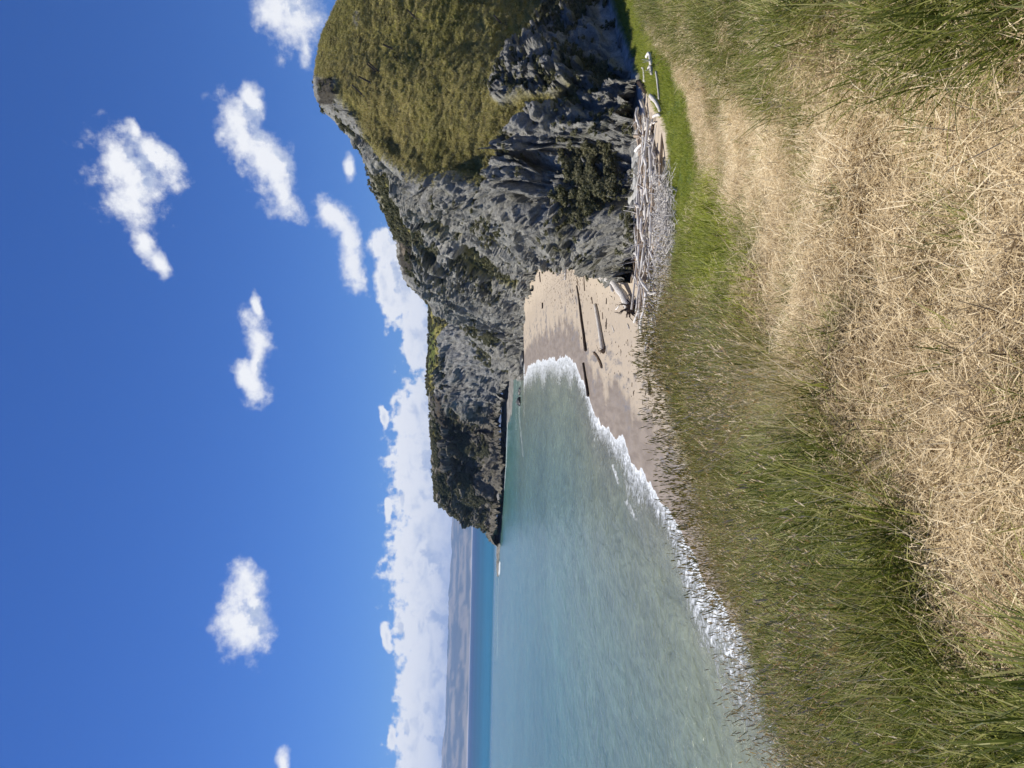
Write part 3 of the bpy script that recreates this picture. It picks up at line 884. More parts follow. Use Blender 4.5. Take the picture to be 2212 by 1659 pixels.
hx = np.concatenate([np.linspace(-40, -9, 60), np.linspace(-8.9, 12, 420), np.linspace(12.2, 45, 110)])
hyy = np.concatenate([np.linspace(-30, 0, 40), np.linspace(0.05, 12, 300), np.linspace(12.05, 45, 260)])
HX, HY = np.meshgrid(hx, hyy, indexing='ij')
hz_, _r = hill_z(HX.ravel(), HY.ravel())
hill = mesh_obj('hillside', np.stack([HX.ravel(), HY.ravel(), hz_], 1), grid_faces(len(hx), len(hyy)), None, smooth=True)
tag(hill, kind='structure')


def soil(N, b):
    P = wpos(N)
    n = N.noise(P, 5, 6, 0.7)
    n2 = N.noise(P, 60, 3, 0.7)
    c = N.mix(N.ramp(n, 0.35, 0.65), (0.040, 0.032, 0.018), (0.13, 0.098, 0.058))
    c = N.mix(N.ramp(n2, 0.45, 0.6), c, (0.03, 0.026, 0.014))
    N.l.new(c, b.inputs['Base Color'])
    N.l.new(N.bump(N.math('ADD', n, n2), 1.0, 0.05), b.inputs['Normal'])


M['soil'] = pmat('thatch_and_soil', soil, 0.95, 0.1)
hill.data.materials.append(M['soil'])


# ------------------------------------------------------------------ vegetation, instanced clumps
def leafmat(name, stops, transl=0.35, rough=0.6):
    m = bpy.data.materials.new(name); m.use_nodes = True
    N = NT(m.node_tree); b = m.node_tree.nodes['Principled BSDF']; out = m.node_tree.nodes['Material Output']
    tone = N.attr('tone')[2]
    info = N.new('ShaderNodeObjectInfo').outputs['Random']
    tint = N.attr('tint', 'INSTANCER')[2]
    v = N.math('ADD', N.math('MULTIPLY', tone, 0.80), N.math('MULTIPLY', info, 0.14))
    v = N.math('ADD', v, N.math('MULTIPLY', N.math('SUBTRACT', tint, 0.28), 0.34), clamp=True)
    r = N.new('ShaderNodeValToRGB')
    e = r.color_ramp.elements
    e[0].position = stops[0][0]; e[0].color = (*stops[0][1], 1)
    e[1].position = stops[-1][0]; e[1].color = (*stops[-1][1], 1)
    for p, c_ in stops[1:-1]:
        q = e.new(p); q.color = (*c_, 1)
    N.l.new(v, r.inputs[0])
    N.l.new(r.outputs[0], b.inputs['Base Color'])
    b.inputs['Roughness'].default_value = rough; b.inputs['Specular IOR Level'].default_value = 0.25
    tr = N.new('ShaderNodeBsdfTranslucent'); N.l.new(r.outputs[0], tr.inputs[0])
    mx = N.new('ShaderNodeMixShader'); mx.inputs[0].default_value = transl
    N.l.new(b.outputs[0], mx.inputs[1]); N.l.new(tr.outputs[0], mx.inputs[2])
    N.l.new(mx.outputs[0], out.inputs[0])
    return m


M['straw'] = leafmat('dry_straw', [(0.0, (0.15, 0.10, 0.045)), (0.3, (0.44, 0.325, 0.17)), (0.65, (0.74, 0.59, 0.35)), (1.0, (0.93, 0.81, 0.55))], 0.2, 0.55)
M['green'] = leafmat('green_grass', [(0.0, (0.035, 0.050, 0.008)), (0.4, (0.15, 0.18, 0.025)), (0.65, (0.32, 0.33, 0.07)), (1.0, (0.62, 0.55, 0.27))], 0.4, 0.45)
M['seedgrass'] = leafmat('seeding_grass', [(0.0, (0.06, 0.05, 0.012)), (0.25, (0.22, 0.19, 0.04)), (0.45, (0.40, 0.36, 0.10)), (0.68, (0.70, 0.56, 0.31)), (1.0, (0.92, 0.80, 0.56))], 0.35, 0.6)
M['bright'] = leafmat('lush_marsh_grass', [(0.0, (0.12, 0.14, 0.012)), (0.4, (0.27, 0.33, 0.025)), (1.0, (0.58, 0.56, 0.15))], 0.45, 0.5)
M['turf'] = leafmat('hillside_turf', [(0.0, (0.12, 0.12, 0.028)), (0.4, (0.31, 0.295, 0.08)), (0.7, (0.47, 0.405, 0.16)), (1.0, (0.68, 0.56, 0.29))], 0.3, 0.7)
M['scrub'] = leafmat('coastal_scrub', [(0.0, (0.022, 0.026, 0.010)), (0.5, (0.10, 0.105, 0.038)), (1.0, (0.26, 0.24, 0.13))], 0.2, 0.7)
proto = bpy.data.collections.new('vegetation_sources')


def blades(n, R, L, W, lean, curve, seed, head=None, lie=0.0, segs=3, tone=(0, 1), zj=0.0):
    r = random.Random(seed); V = []; Fc = []; tn = []
    for _ in range(n):
        a = r.uniform(0, 2 * math.pi); rad = R * math.sqrt(r.random())
        x, y, z = rad * math.cos(a), rad * math.sin(a), r.uniform(0, zj)
        aa = r.uniform(0, 2 * math.pi)
        el_ = math.radians(r.uniform(*lean)); ln = r.uniform(*L); wd = r.uniform(*W)
        t = r.uniform(*tone); cv = r.uniform(*curve); tw = r.uniform(-0.6, 0.6)
        side = (-math.sin(aa + tw), math.cos(aa + tw), r.uniform(-.4, .4))
        px, py, pz = x, y, z; b0 = len(V)
        for k in range(segs + 1):
            f = k / segs
            ww = wd * (1 - f ** 2 * 0.85) * 0.5
            V.append((px - side[0] * ww, py - side[1] * ww, pz - side[2] * ww)); V.append((px + side[0] * ww, py + side[1] * ww, pz + side[2] * ww))
            tt_ = min(1, max(0, t + (f - .5) * 0.15)); tn += [tt_, tt_]
            e = el_ - cv * (f + 0.5 / segs)
            st = ln / segs
            px += math.cos(aa) * math.cos(e) * st; py += math.sin(aa) * math.cos(e) * st; pz = max(pz + math.sin(e) * st, 0.004 if lie else -1)
        for k in range(segs):
            q = b0 + 2 * k; Fc.append((q, q + 1, q + 3, q + 2))
        if head and r.random() < head[0]:
            hl = r.uniform(*head[1]); hw = head[2]
            e = el_ - cv - 0.2
            dx, dy, dz = math.cos(aa) * math.cos(e), math.sin(aa) * math.cos(e), math.sin(e)
            ht = r.uniform(*head[3]); nb = 4
            ring = []
            for k in range(nb + 1):
                f = k / nb; ww = hw * (0.35 + math.sin(f * math.pi * 0.92 + 0.15)) * 0.5 * r.uniform(0.75, 1.25)
                cx_, cy_, cz_ = px + dx * hl * f, py + dy * hl * f, pz + dz * hl * f - 0.10 * hl * f * f
                b1 = len(V)
                for q in range(3):
                    an = q * 2.0944 + k * 0.7
                    ox = math.cos(an); oz = math.sin(an)
                    V.append((cx_ + side[0] * ww * ox, cy_ + side[1] * ww * ox, cz_ + ww * oz)); tn.append(min(1, max(0, ht + r.uniform(-.12, .12))))
                if k:
                    for q in range(3):
                        Fc.append((b1 + q - 3, b1 + (q + 1) % 3 - 3, b1 + (q + 1) % 3, b1 + q))
    return V, Fc, tn


def source(name, mat, *parts):
    V = []; Fc = []; tn = []
    for v, f, t in parts:
        o = len(V); V += v; tn += t; Fc += [tuple(i + o for i in q) for q in f]
    me = bpy.data.meshes.new(name); me.from_pydata(V, [], Fc); me.materials.append(mat)
    a = me.attributes.new('tone', 'FLOAT', 'POINT'); a.data.foreach_set('value', np.array(tn, np.float32))
    o = bpy.data.objects.new(name, me)
    return o


def bush(seed, n=110, R=0.5, H=0.45, s=0.10):
    r = random.Random(seed); V = []; Fc = []; tn = []
    lobes = [(r.uniform(-.5, .5) * R, r.uniform(-.5, .5) * R, r.uniform(.2, .7) * H, r.uniform(.35, .6) * R) for _ in range(5)]
    for _ in range(n):
        l = r.choice(lobes)
        d = Vector((r.gauss(0, 1), r.gauss(0, 1), abs(r.gauss(0, 1)) * .9)).normalized() * l[3] * r.uniform(.7, 1.05)
        c_ = Vector(l[:3]) + d
        u = Vector((r.gauss(0, 1), r.gauss(0, 1), r.gauss(0, 1))).normalized(); v = u.cross(d).normalized()
        if v.length < .5: continue
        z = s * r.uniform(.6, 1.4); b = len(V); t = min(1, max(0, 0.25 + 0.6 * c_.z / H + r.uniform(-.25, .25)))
        V += [c_ - u * z, c_ + v * z * .5, c_ + u * z, c_ - v * z * .5]; tn += [t] * 4; Fc.append((b, b + 1, b + 2, b + 3))
    return [tuple(q) for q in V], Fc, tn


def coll(name, objs):
    c_ = bpy.data.collections.new(name)
    for o in objs: c_.objects.link(o)
    return c_


def scatter(name, P, nrm_tilt, scale, tint, collection, nsrc, mat, label, cat_):
    n = len(P)
    me = bpy.data.meshes.new(name); me.vertices.add(n)
    me.vertices.foreach_set('co', np.asarray(P, np.float32).ravel())
    rot = np.zeros((n, 3), np.float32)
    if nrm_tilt is None:
        rot[:, :2] = rng.normal(0, 0.12, (n, 2))
        rot[:, 2] = rng.uniform(0, 6.283, n)
    else: rot[:] = nrm_tilt
    for nm, val, typ in (('rot', rot, 'FLOAT_VECTOR'), ('scl', scale, 'FLOAT'), ('tint', tint, 'FLOAT'), ('idx', rng.integers(0, nsrc, n), 'INT')):
        a = me.attributes.new(nm, typ, 'POINT')
        a.data.foreach_set('vector' if typ == 'FLOAT_VECTOR' else 'value', np.asarray(val, np.int32 if typ == 'INT' else np.float32).ravel())
    me.materials.append(mat)
    o = link(bpy.data.objects.new(name, me))
    g = bpy.data.node_groups.new(name + '_spread', 'GeometryNodeTree')
    g.interface.new_socket('Geometry', in_out='INPUT', socket_type='NodeSocketGeometry')
    g.interface.new_socket('Geometry', in_out='OUTPUT', socket_type='NodeSocketGeometry')
    N = NT(g); i_ = N.new('NodeGroupInput'); o_ = N.new('NodeGroupOutput')
    ip = N.new('GeometryNodeInstanceOnPoints'); ci = N.new('GeometryNodeCollectionInfo')
    ci.inputs['Collection'].default_value = collection
    ci.inputs['Separate Children'].default_value = True; ci.inputs['Reset Children'].default_value = True

    def na(nm, typ):
        q = N.new('GeometryNodeInputNamedAttribute', data_type=typ); q.inputs['Name'].default_value = nm
        return [s for s in q.outputs if s.enabled][0]
    mtp = N.new('GeometryNodeMeshToPoints')
    N.l.new(i_.outputs[0], mtp.inputs[0]); N.l.new(mtp.outputs[0], ip.inputs['Points'])
    N.l.new(ci.outputs[0], ip.inputs['Instance']); ip.inputs['Pick Instance'].default_value = True
    N.l.new(na('idx', 'INT'), ip.inputs['Instance Index']); N.l.new(na('rot', 'FLOAT_VECTOR'), ip.inputs['Rotation'])
    N.l.new(na('scl', 'FLOAT'), ip.inputs['Scale'])
    N.l.new(ip.outputs[0], o_.inputs[0])
    md = o.modifiers.new('spread', 'NODES'); md.node_group = g
    tag(o, label, cat_, kind='stuff')
    return o


# ---- sources
c_straw = coll('straw', [source('straw', M['straw'],
    blades(190, 0.24, (.04, .14), (.0022, .0044), (-5, 32 + 10 * (k % 4)), (-.2, 1.1), 100 + k, lie=1, segs=2, tone=(.0, 1), zj=.06)) for k in range(7)])
c_green = coll('green', [source('green', M['green'],
    blades(70, 0.13, (.16, .40), (.0035, .009), (38, 86), (.1, 1.3), 200 + k, segs=4, tone=(.0, .95))) for k in range(6)])
c_seed = coll('seed', [source('seed', M['seedgrass'],
    blades(14, 0.17, (.40, .66), (.0030, .0050), (70, 89), (-.05, .28), 300 + k, head=(.75, (.04, .085), .0085, (.5, 1.0)), segs=4, tone=(.0, 1.0)),
    blades(22, 0.17, (.20, .46), (.004, .009), (55, 87), (.05, .7), 350 + k, segs=3, tone=(.0, .9))) for k in range(7)])
c_seedfar = coll('seedfar', [source('seedfar', M['seedgrass'],
    blades(11, 0.17, (.42, .68), (.010, .014), (76, 90), (-.05, .12), 380 + k, head=(.8, (.07, .12), .015, (.35, 1.0)), segs=3, tone=(.1, .9)),
    blades(12, 0.17, (.20, .46), (.010, .016), (58, 87), (.05, .6), 390 + k, segs=3, tone=(.0, .9))) for k in range(5)])
c_bright = coll('bright', [source('bright', M['bright'],
    blades(40, 0.30, (.10, .26), (.010, .018), (40, 86), (.1, 1.1), 400 + k, segs=2, tone=(.1, 1))) for k in range(4)])
c_turf = coll('turf', [source('turf', M['turf'],
    blades(26, 0.40, (.16, .42), (.03, .055), (25, 80), (.1, 1.2), 500 + k, segs=2, tone=(.0, 1))) for k in range(5)])
c_scrub = coll('scrub', [source('scrub', M['scrub'], bush(600 + k)) for k in range(5)])


def pts_in(n, x0, x1, y0, y1):
    X = rng.uniform(x0, x1, n); Y = rng.uniform(y0, y1, n)
    return X, Y


# ---- the hill under the viewer. positions are drawn over the ground, kinds chosen by patches of turf
def hill_points(n, ymax, near_bias=1.0):
    Y = ymax * rng.random(n) ** (1 / (1 + near_bias)) if near_bias >= 0 else rng.uniform(0.8, ymax, n)
    X = rng.uniform(-0.80, 0.80, n) * Y + rng.normal(0, 0.5, n)
    Z, r = hill_z(X, Y)
    P_ = np.stack([X, Y, Z], 1)
    k = (r < 1.30) & (Y > 0.7)
    return P_[k], r[k]


SEEDB_y = np.interp
def zones(P_):
    """weights of straw / green / seeding grass on the hill, from the patches seen on it"""
    px, py = proj(P_)
    j = fbm(P_ * np.array([1.1, 1.1, 0]), 4, 0.6, 88)
    j2 = fbm(P_ * np.array([0.45, 0.45, 0]), 3, 0.5, 89)
    bound = np.interp(px, [1380, 1440, 1520, 1580, 1650, 1720, 1800, 1900, 2000, 2080, 2150, 2300], [470, 500, 560, 640, 700, 770, 850, 980, 1120, 1330, 1400, 1480])
    seed = sstep(py - bound + 130 * j + 40 * j2, -40, 70)
    # long grass on the right of the hill
    rb = np.interp(px, [1380, 1480, 1560, 1650, 1780, 1880, 1980, 2060, 2212, 2400], [60, 110, 165, 215, 240, 235, 190, 150, 110, 60])
    right = sstep(rb - py + 70 * j, -30, 40)
    mid = inpoly(px, py, [(1440, 400), (1480, 380), (1560, 420), (1600, 520), (1640, 640), (1540, 640), (1450, 600)], 25, j * 50)
    patch = sstep(j + 0.6 * j2 + 0.30 * sstep(py, 350, 1200) * sstep(px, 2250, 1750), 0.20, 0.42)
    patch = patch * (1 - 0.85 * sstep(px, 1800, 1950) * sstep(py, 1150, 950))
    green = np.clip(np.maximum(mid, patch * 0.9) + 0.55 * seed + 0.9 * right + 0.55 * sstep(fbm(P_ * np.array([1.7, 1.7, 0]), 3, .6, 103), 0.12, 0.38) * sstep(px, 2300, 1800) * sstep(py, 250, 480) + 0.06, 0, 1)
    bare = inpoly(px, py, [(2040, 1090), (2120, 1060), (2300, 1060), (2300, 1290), (2180, 1320), (2090, 1290)], 20, j * 40)
    seed = np.maximum(seed, right * 0.45) * (1 - bare)
    green = green * (1 - bare) * (0.25 + 0.75 * sstep(fbm(P_ * np.array([2.0, 2.0, 0]), 3, 0.6, 99), -0.35, 0.1))
    lush = np.maximum(mid, patch)
    seed = seed * (1 - 0.75 * mid)
    straw = np.clip(1 - 0.55 * np.maximum(seed, right) - 0.8 * mid, 0, 1)
    return straw, green, seed, lush, right, py


def keep(P_, wgt):
    return rng.random(len(P_)) < wgt


P_, r_ = hill_points(26000, 19, 0.35)
st, gr, se, lu, ri, py_ = zones(P_)
gap = sstep(fbm(P_ * np.array([2.6, 2.6, 0]), 3, 0.6, 90), -0.42, -0.12)
k = keep(P_, st * gap)
Q = P_[k]; sc_ = rng.uniform(.8, 1.35, k.sum()) * (1 + 0.035 * Q[:, 1])
scatter('dry_grass', Q + np.array([0, 0, 0.0]), None, sc_, np.clip(0.5 + fbm(Q * 0.9, 3, 0.5, 93), 0, 1), c_straw, 7, M['straw'],
        'flattened pale straw matting the slope in the foreground', 'dry grass')
P_, r_ = hill_points(22000, 20, 0.5)
st, gr, se, lu, ri, py_ = zones(P_)
k = keep(P_, gr * 0.85)
Q = P_[k]
scatter('green_grass', Q, None, rng.uniform(.7, 1.25, k.sum()) * (0.70 + 0.30 * np.maximum(se[k], ri[k])) * (1 + 0.02 * Q[:, 1]), np.clip(0.38 + 0.8 * fbm(Q * 0.8, 3, 0.5, 94), 0, 1), c_green, 6, M['green'],
        'green grass growing in tufts through the straw of the foreground slope', 'grass')
P_, r_ = hill_points(15000, 21, 0.6)
st, gr, se, lu, ri, py_ = zones(P_)
cl = (0.15 + 0.85 * sstep(fbm(P_ * np.array([1.6, 1.6, 0]), 3, 0.6, 98), -0.2, 0.15)) * (r_ < 1.2)
k = keep(P_, se * 0.9 * cl * sstep(P_[:, 1], 2.2, 4.0) * (P_[:, 1] < 8.5))
kf = keep(P_, se * 0.9 * cl * (P_[:, 1] >= 8.5))
Q = P_[kf]
scatter('seeding_grass', Q, None, rng.uniform(.6, 1.05, kf.sum()) * (1 - .4 * ri[kf]), np.clip(0.40 + 1.0 * fbm(Q * 0.5, 4, 0.7, 95), 0, 1), c_seedfar, 5, M['seedgrass'],
        'brown seeding grass along the far brow of the slope', 'seed grass')
Q = P_[k]
lowr = 1 - 0.40 * ri[k]
scatter('seeding_grass', Q, None, rng.uniform(.65, 1.08, k.sum()) * lowr, np.clip(0.40 + 1.0 * fbm(Q * 0.7, 4, 0.7, 95), 0, 1), c_seed, 7, M['seedgrass'],
        'tall brown grass with seed heads on the nearer part of the slope', 'seed grass')

P_, r_ = hill_points(9000, 9.5, 0.8)
st, gr, se, lu, ri, py_ = zones(P_)
k = keep(P_, se * sstep(py_, 850, 1250) * (0.15 + 0.85 * sstep(fbm(P_ * np.array([1.1, 1.1, 0]), 3, 0.6, 101), -0.15, 0.2))) & (P_[:, 1] > 1.6)
Q = P_[k]
scatter('tall_green_grass', Q, None, rng.uniform(1.0, 1.65, k.sum()), np.clip(0.35 + 0.9 * fbm(Q * 0.9, 3, 0.6, 102), 0, 1), c_green, 6, M['green'],
        'long green grass standing among the seed heads at the left of the slope', 'grass')

# a paler green sward carries the marsh strip on along the brow
P_, r_ = hill_points(40000, 20, 1.4)
px, py = proj(P_)
g = inpoly(px, py, [(1440, 330), (1500, 345), (1560, 400), (1600, 470), (1600, 560), (1640, 660), (1560, 640), (1440, 640), (1430, 450)], 22, fbm(P_ * np.array([.8, .8, 0]), 4, .6, 97) * 45)
k = keep(P_, g * .8) & (r_ < 1.15)
Q = P_[k]
scatter('green_sward', Q, None, rng.uniform(.8, 1.4, k.sum()), np.clip(0.15 + 0.9 * fbm(Q * 0.6, 3, 0.6, 96), 0, 1), c_bright, 4, M['bright'],
        'soft green grass on the brow between the driftwood and the straw', 'grass')

# ---- lush strip behind the logs
X, Y = pts_in(60000, 3, 62, 24, 72)
Z = beach_z(X, Y); P_ = np.stack([X, Y, Z], 1)
px, py = proj(P_)
g = inpoly(px, py, GREEN, 5, fbm(P_ * 0.5, 4, 0.6, 44) * 7)
k = rng.random(len(P_)) < g * 0.8
Q = P_[k]; print('marsh', len(Q))
scatter('marsh_grass', Q, None, rng.uniform(.7, 1.5, k.sum()), np.clip(0.4 + 1.3 * fbm(Q * 0.3, 4, 0.6, 96), 0, 1), c_bright, 4, M['bright'],
        'vivid green grass in the wet strip behind the driftwood', 'marsh grass')


# ---- turf and scrub of the near headland
def tilt(nr):
    n = len(nr)
    out = np.zeros((n, 3), np.float32)
    for i in range(n):
        z = Vector(nr[i]) + Vector((0, 0, 1.2)); z.normalize()
        q = z.to_track_quat('Z', 'Y').to_matrix() @ Matrix.Rotation(random.uniform(0, 6.283), 3, 'Z')
        out[i] = q.to_euler()
    return out


def pick(P0, N0, wgt, n, minvis=True):
    cand = rng.choice(len(P0), size=n, p=wgt / wgt.sum(), replace=True)
    Q = P0[cand] + rng.normal(0, 0.08, (n, 3))
    return cand, Q


Nn_ = np.where(H1N[:, 2:3] < 0, -H1N, H1N)
area = (np.abs(proj(H1P)[0]) < 2300)
wg = H1V * (H1K < .5) * area
cand, Q = pick(H1P, Nn_, wg, 36000)
scatter('hill_grass', Q, tilt(Nn_[cand]), rng.uniform(.35, .9, len(Q)), np.clip(0.45 + 0.8 * fbm(Q * 0.13, 4, 0.6, 14 + 11), 0, 1), c_turf, 5, M['turf'],
        'olive and tan rough grass covering the steep headland', 'rough grass')
sm = np.maximum(H1V * (H1K > .5), 0.06 * sstep(fbm(H1P * 0.5, 4, 0.6, 33), 0.1, 0.35) * (1 - H1V))
cand, Q = pick(H1P, Nn_, sm + 1e-9, 8000)
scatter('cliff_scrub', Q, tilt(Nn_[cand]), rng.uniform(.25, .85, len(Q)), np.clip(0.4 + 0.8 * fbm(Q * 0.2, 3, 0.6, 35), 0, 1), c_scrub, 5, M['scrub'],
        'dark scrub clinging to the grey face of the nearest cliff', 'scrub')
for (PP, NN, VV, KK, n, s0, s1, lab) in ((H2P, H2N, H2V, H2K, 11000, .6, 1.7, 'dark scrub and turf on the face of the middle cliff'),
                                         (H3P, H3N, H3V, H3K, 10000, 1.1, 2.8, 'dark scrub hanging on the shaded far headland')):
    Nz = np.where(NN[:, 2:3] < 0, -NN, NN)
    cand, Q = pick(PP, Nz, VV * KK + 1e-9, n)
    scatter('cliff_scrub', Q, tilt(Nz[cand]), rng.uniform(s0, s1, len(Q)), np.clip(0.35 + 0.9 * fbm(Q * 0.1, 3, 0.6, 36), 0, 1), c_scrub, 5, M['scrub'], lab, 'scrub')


# ------------------------------------------------------------------ driftwood
def wood(name, a, b2, rough=0.85):
    def f(N, b):
        P = N.new('ShaderNodeTexCoord').outputs['Object']
        s = N.noise(N.vm('MULTIPLY', P, (1.2, 14, 14)), 1.6, 5, 0.6)
        t = N.noise(P, 2.3, 4, 0.6)
        rnd = N.new('ShaderNodeObjectInfo').outputs['Random']
        c = N.mix(N.ramp(s, 0.3, 0.7), a, b2)
        k = N.math('ADD', 0.62, N.math('ADD', N.math('MULTIPLY', rnd, 0.38), N.math('MULTIPLY', t, 0.35)))
        c = N.mix(1.0, c, N.comb(k, k, k), 'MULTIPLY')
        N.l.new(c, b.inputs['Base Color'])
        N.l.new(N.bump(s, 0.8, 0.03), b.inputs['Normal'])
    return pmat(name, f, rough, 0.15)


M['bleached'] = wood('bleached_wood', (0.46, 0.41, 0.35), (0.80, 0.77, 0.71))
M['tan'] = wood('tan_wood', (0.26, 0.19, 0.13), (0.52, 0.42, 0.31))
M['dark'] = wood('dark_wet_and_shaded_wood', (0.035, 0.026, 0.020), (0.11, 0.08, 0.06))  # dark logs; also stands in for shade on two root masses
M['brown'] = wood('brown_wood', (0.10, 0.068, 0.045), (0.26, 0.19, 0.13))


def tube(V, Fc, pts, rad, sides=9, jag=0.12, r=random):
    b0 = len(V); n = len(pts)
    ph = [r.uniform(-jag, jag) for _ in range(sides)]
    for k in range(n):
        p = Vector(pts[k]); d = (Vector(pts[min(k + 1, n - 1)]) - Vector(pts[max(k - 1, 0)])).normalized()
        s = d.cross(Vector((0, 0, 1)));
        if s.length < 0.05: s = Vector((1, 0, 0))
        s.normalize(); u = s.cross(d)
        for q in range(sides):
            a = 2 * math.pi * q / sides
            rr_ = rad[k] * (1 + ph[q] + r.uniform(-jag, jag) * .4)
            V.append(tuple(p + s * math.cos(a) * rr_ + u * math.sin(a) * rr_))
    for k in range(n - 1):
        for q in range(sides):
            a = b0 + k * sides + q; b = b0 + k * sides + (q + 1) % sides
            Fc.append((a, b, b + sides, a + sides))
    Fc.append(tuple(b0 + q for q in reversed(range(sides))))
    Fc.append(tuple(b0 + (n - 1) * sides + q for q in range(sides)))


def curve_pts(p0, p1, bend, n, r):
    p0 = Vector(p0); p1 = Vector(p1); d = p1 - p0; L = d.length
    off = Vector((-d.y, d.x, 0)).normalized() * bend * L
    out = []
    for k in range(n):
        f = k / (n - 1)
        out.append(p0.lerp(p1, f) + off * math.sin(f * math.pi) + Vector((r.uniform(-1, 1), r.uniform(-1, 1), r.uniform(-.5, .5))) * L * 0.006)
    return out


def log_mesh(L, r0, r1, bend, seed, branches=0, sides=9):
    """a log along local x, centred"""
    r = random.Random(seed); V = []; Fc = []
    n = 10
    pts = curve_pts((-L / 2, 0, 0), (L / 2, 0, 0), bend, n, r)
    rad = [r0 + (r1 - r0) * k / (n - 1) for k in range(n)]
    rad = [q * (1 + r.uniform(-.09, .09)) for q in rad]
    tube(V, Fc, pts, rad, sides, 0.12, r)
    for _ in range(branches):
        k = r.randint(3, n - 2); p = pts[k]
        a = r.uniform(-1.2, 1.2) + (0 if r.random() < .7 else math.pi); ln = L * r.uniform(.10, .22)
        d = Vector((r.uniform(.5, 1), math.sin(a), abs(math.cos(a)) * .7)).normalized()
        bp = [p + d * ln * f / 4 + Vector((0, 0, 0.04 * f * f * ln)) for f in range(5)]
        tube(V, Fc, bp, [rad[k] * (.5 - .09 * f) for f in range(5)], 6, 0.1, r)
    me = bpy.data.meshes.new('driftwood_log'); me.from_pydata(V, [], Fc)
    me.polygons.foreach_set('use_smooth', np.ones(len(me.polygons), bool))
    return me


def root_bm(R, seed, n=13):
    """roots spreading from the butt of a trunk, axis along local x"""
    r = random.Random(seed); V = []; Fc = []
    tube(V, Fc, [(-R * .5, 0, 0), (-R * .1, 0, 0), (R * .18, 0, 0), (R * .3, 0, 0)], [R * .42, R * .55, R * .62, R * .3], 11, .25, r)
    for k in range(n):
        a = 2 * math.pi * k / n + r.uniform(-.25, .25); ln = R * r.uniform(.55, 1.15)
        p = [Vector((R * (.05 + .28 * f - .12 * f * f * r.uniform(.3, 1.6)), math.cos(a + .12 * f) * (R * .35 + ln * f / 4), math.sin(a + .12 * f) * (R * .35 + ln * f / 4))) for f in range(5)]
        p = [q if q.z > -R * .62 else Vector((q.x, q.y, -R * .62)) for q in p]
        tube(V, Fc, p, [R * .15 * (1 - .2 * f) for f in range(5)], 6, .2, r)
    return V, Fc


def lay(px0, px1, r0, r1, mat, label, bend=0.02, branches=0, root=None, lift=(0, 0), group=None, seed=1, cat_='driftwood', forks=(), name='driftwood_log'):
    A = ground(*px0); B = ground(*px1)
    A[2] += r0 * .72 + lift[0]; B[2] += r1 * .72 + lift[1]
    A, B = Vector(A), Vector(B); d = B - A; L = d.length
    q = d.to_track_quat('X', 'Z')
    me = log_mesh(L, r0, r1, bend, seed, branches, 12)
    me.materials.append(M[mat])
    if root or forks:
        t = bpy.data.objects.new(name, None); link(t)
        t.location = (A + B) / 2; t.rotation_euler = q.to_euler()
        me.name = 'trunk'
        link(bpy.data.objects.new('trunk', me), t)
        if root:
            R, end, rm = root
            V, Fc = root_bm(R, seed)
            rt = mesh_obj('root_mass', V, Fc, M[rm], smooth=True, parent=t)
            rt.location = (L / 2 if end else -L / 2, 0, 0)
            if not end: rt.rotation_euler = (0, 0, math.pi)
        for (f0, dx, dy, dz, rb) in forks:
            V = []; Fc = []; rr_ = random.Random(seed + 5)
            p0_ = Vector((-L / 2 + L * f0, 0, 0))
            pp = [p0_ + Vector((dx, dy, dz)) * k / 5 + Vector((0, 0, .05 * math.sin(k))) for k in range(6)]
            tube(V, Fc, pp, [rb * (1 - .11 * k) for k in range(6)], 8, .12, rr_)
            mesh_obj('branch', V, Fc, M[mat], smooth=True, parent=t)
    else:
        t = link(bpy.data.objects.new(name, me))
        t.location = (A + B) / 2; t.rotation_euler = q.to_euler()
    return tag(t, label, cat_, group)


lay((1247, 618), (1268, 757), 0.10, 0.20, 'dark', 'long dark straight log with a pointed tan tip, lying across the middle of the sand', .01, seed=3)
lay((1289, 658), (1307, 757), 0.19, 0.25, 'bleached', 'long pale log with a small root ball at its seaward end, on open sand', .015, seed=4, root=(0.42, True, 'brown'))
lay((1262, 785), (1273, 854), 0.15, 0.20, 'dark', 'black wet log lying at the edge of the foam', .01, seed=5)
lay((1285, 762), (1302, 793), 0.13, 0.13, 'brown', 'short brown log on damp sand between the pale log and the foam', .04, seed=6)
lay((1319, 602), (1372, 666), 0.22, 0.34, 'bleached', 'big forked bleached trunk with an upturned dark root plate beside the driftwood pile', .06,
    seed=7, root=(0.75, True, 'dark'), lift=(.75, .15), forks=((.45, -1.9, .75, -.05, .16), (.82, .4, .75, -.2, .1)))  # root plate's shade is put into its dark wood colour
lay((1411, 650), (1411, 728), 0.26, 0.30, 'brown', 'thick brown trunk with a matted root ball, half hidden by seed heads', .01, seed=8, root=(0.55, True, 'dark'))  # shade on the root ball comes from the dark wood colour
lay((1373, 500), (1377, 562), 0.24, 0.24, 'tan', 'thick tan trunk lying along the cliff side of the driftwood pile', .01, seed=9, lift=(.1, .1))
lay((1380, 440), (1372, 505), 0.14, 0.16, 'tan', 'long slim tan log at the cliff edge of the pile, narrower than its thick neighbour', .02, seed=10, lift=(.05, .05))
lay((1419, 318), (1419, 416), 0.17, 0.13, 'bleached', 'long white log bordering the bright green grass', .02, seed=11, lift=(.3, .3), branches=1)
lay((1404, 823), (1406, 853), 0.11, 0.11, 'dark', 'short dark log on sand just above the tall seed heads', .02, seed=12)
lay((1403, 735), (1402, 752), 0.06, 0.09, 'dark', 'small dark stick with a twig, between the root ball and the short dark log', .02, seed=13, branches=2)
lay((1188, 572), (1206, 596), 0.10, 0.16, 'bleached', 'bent pale log at the foot of the middle cliff, with a white branch', .08, seed=14, forks=((.1, -2.5, 1.2, .7, .10),))
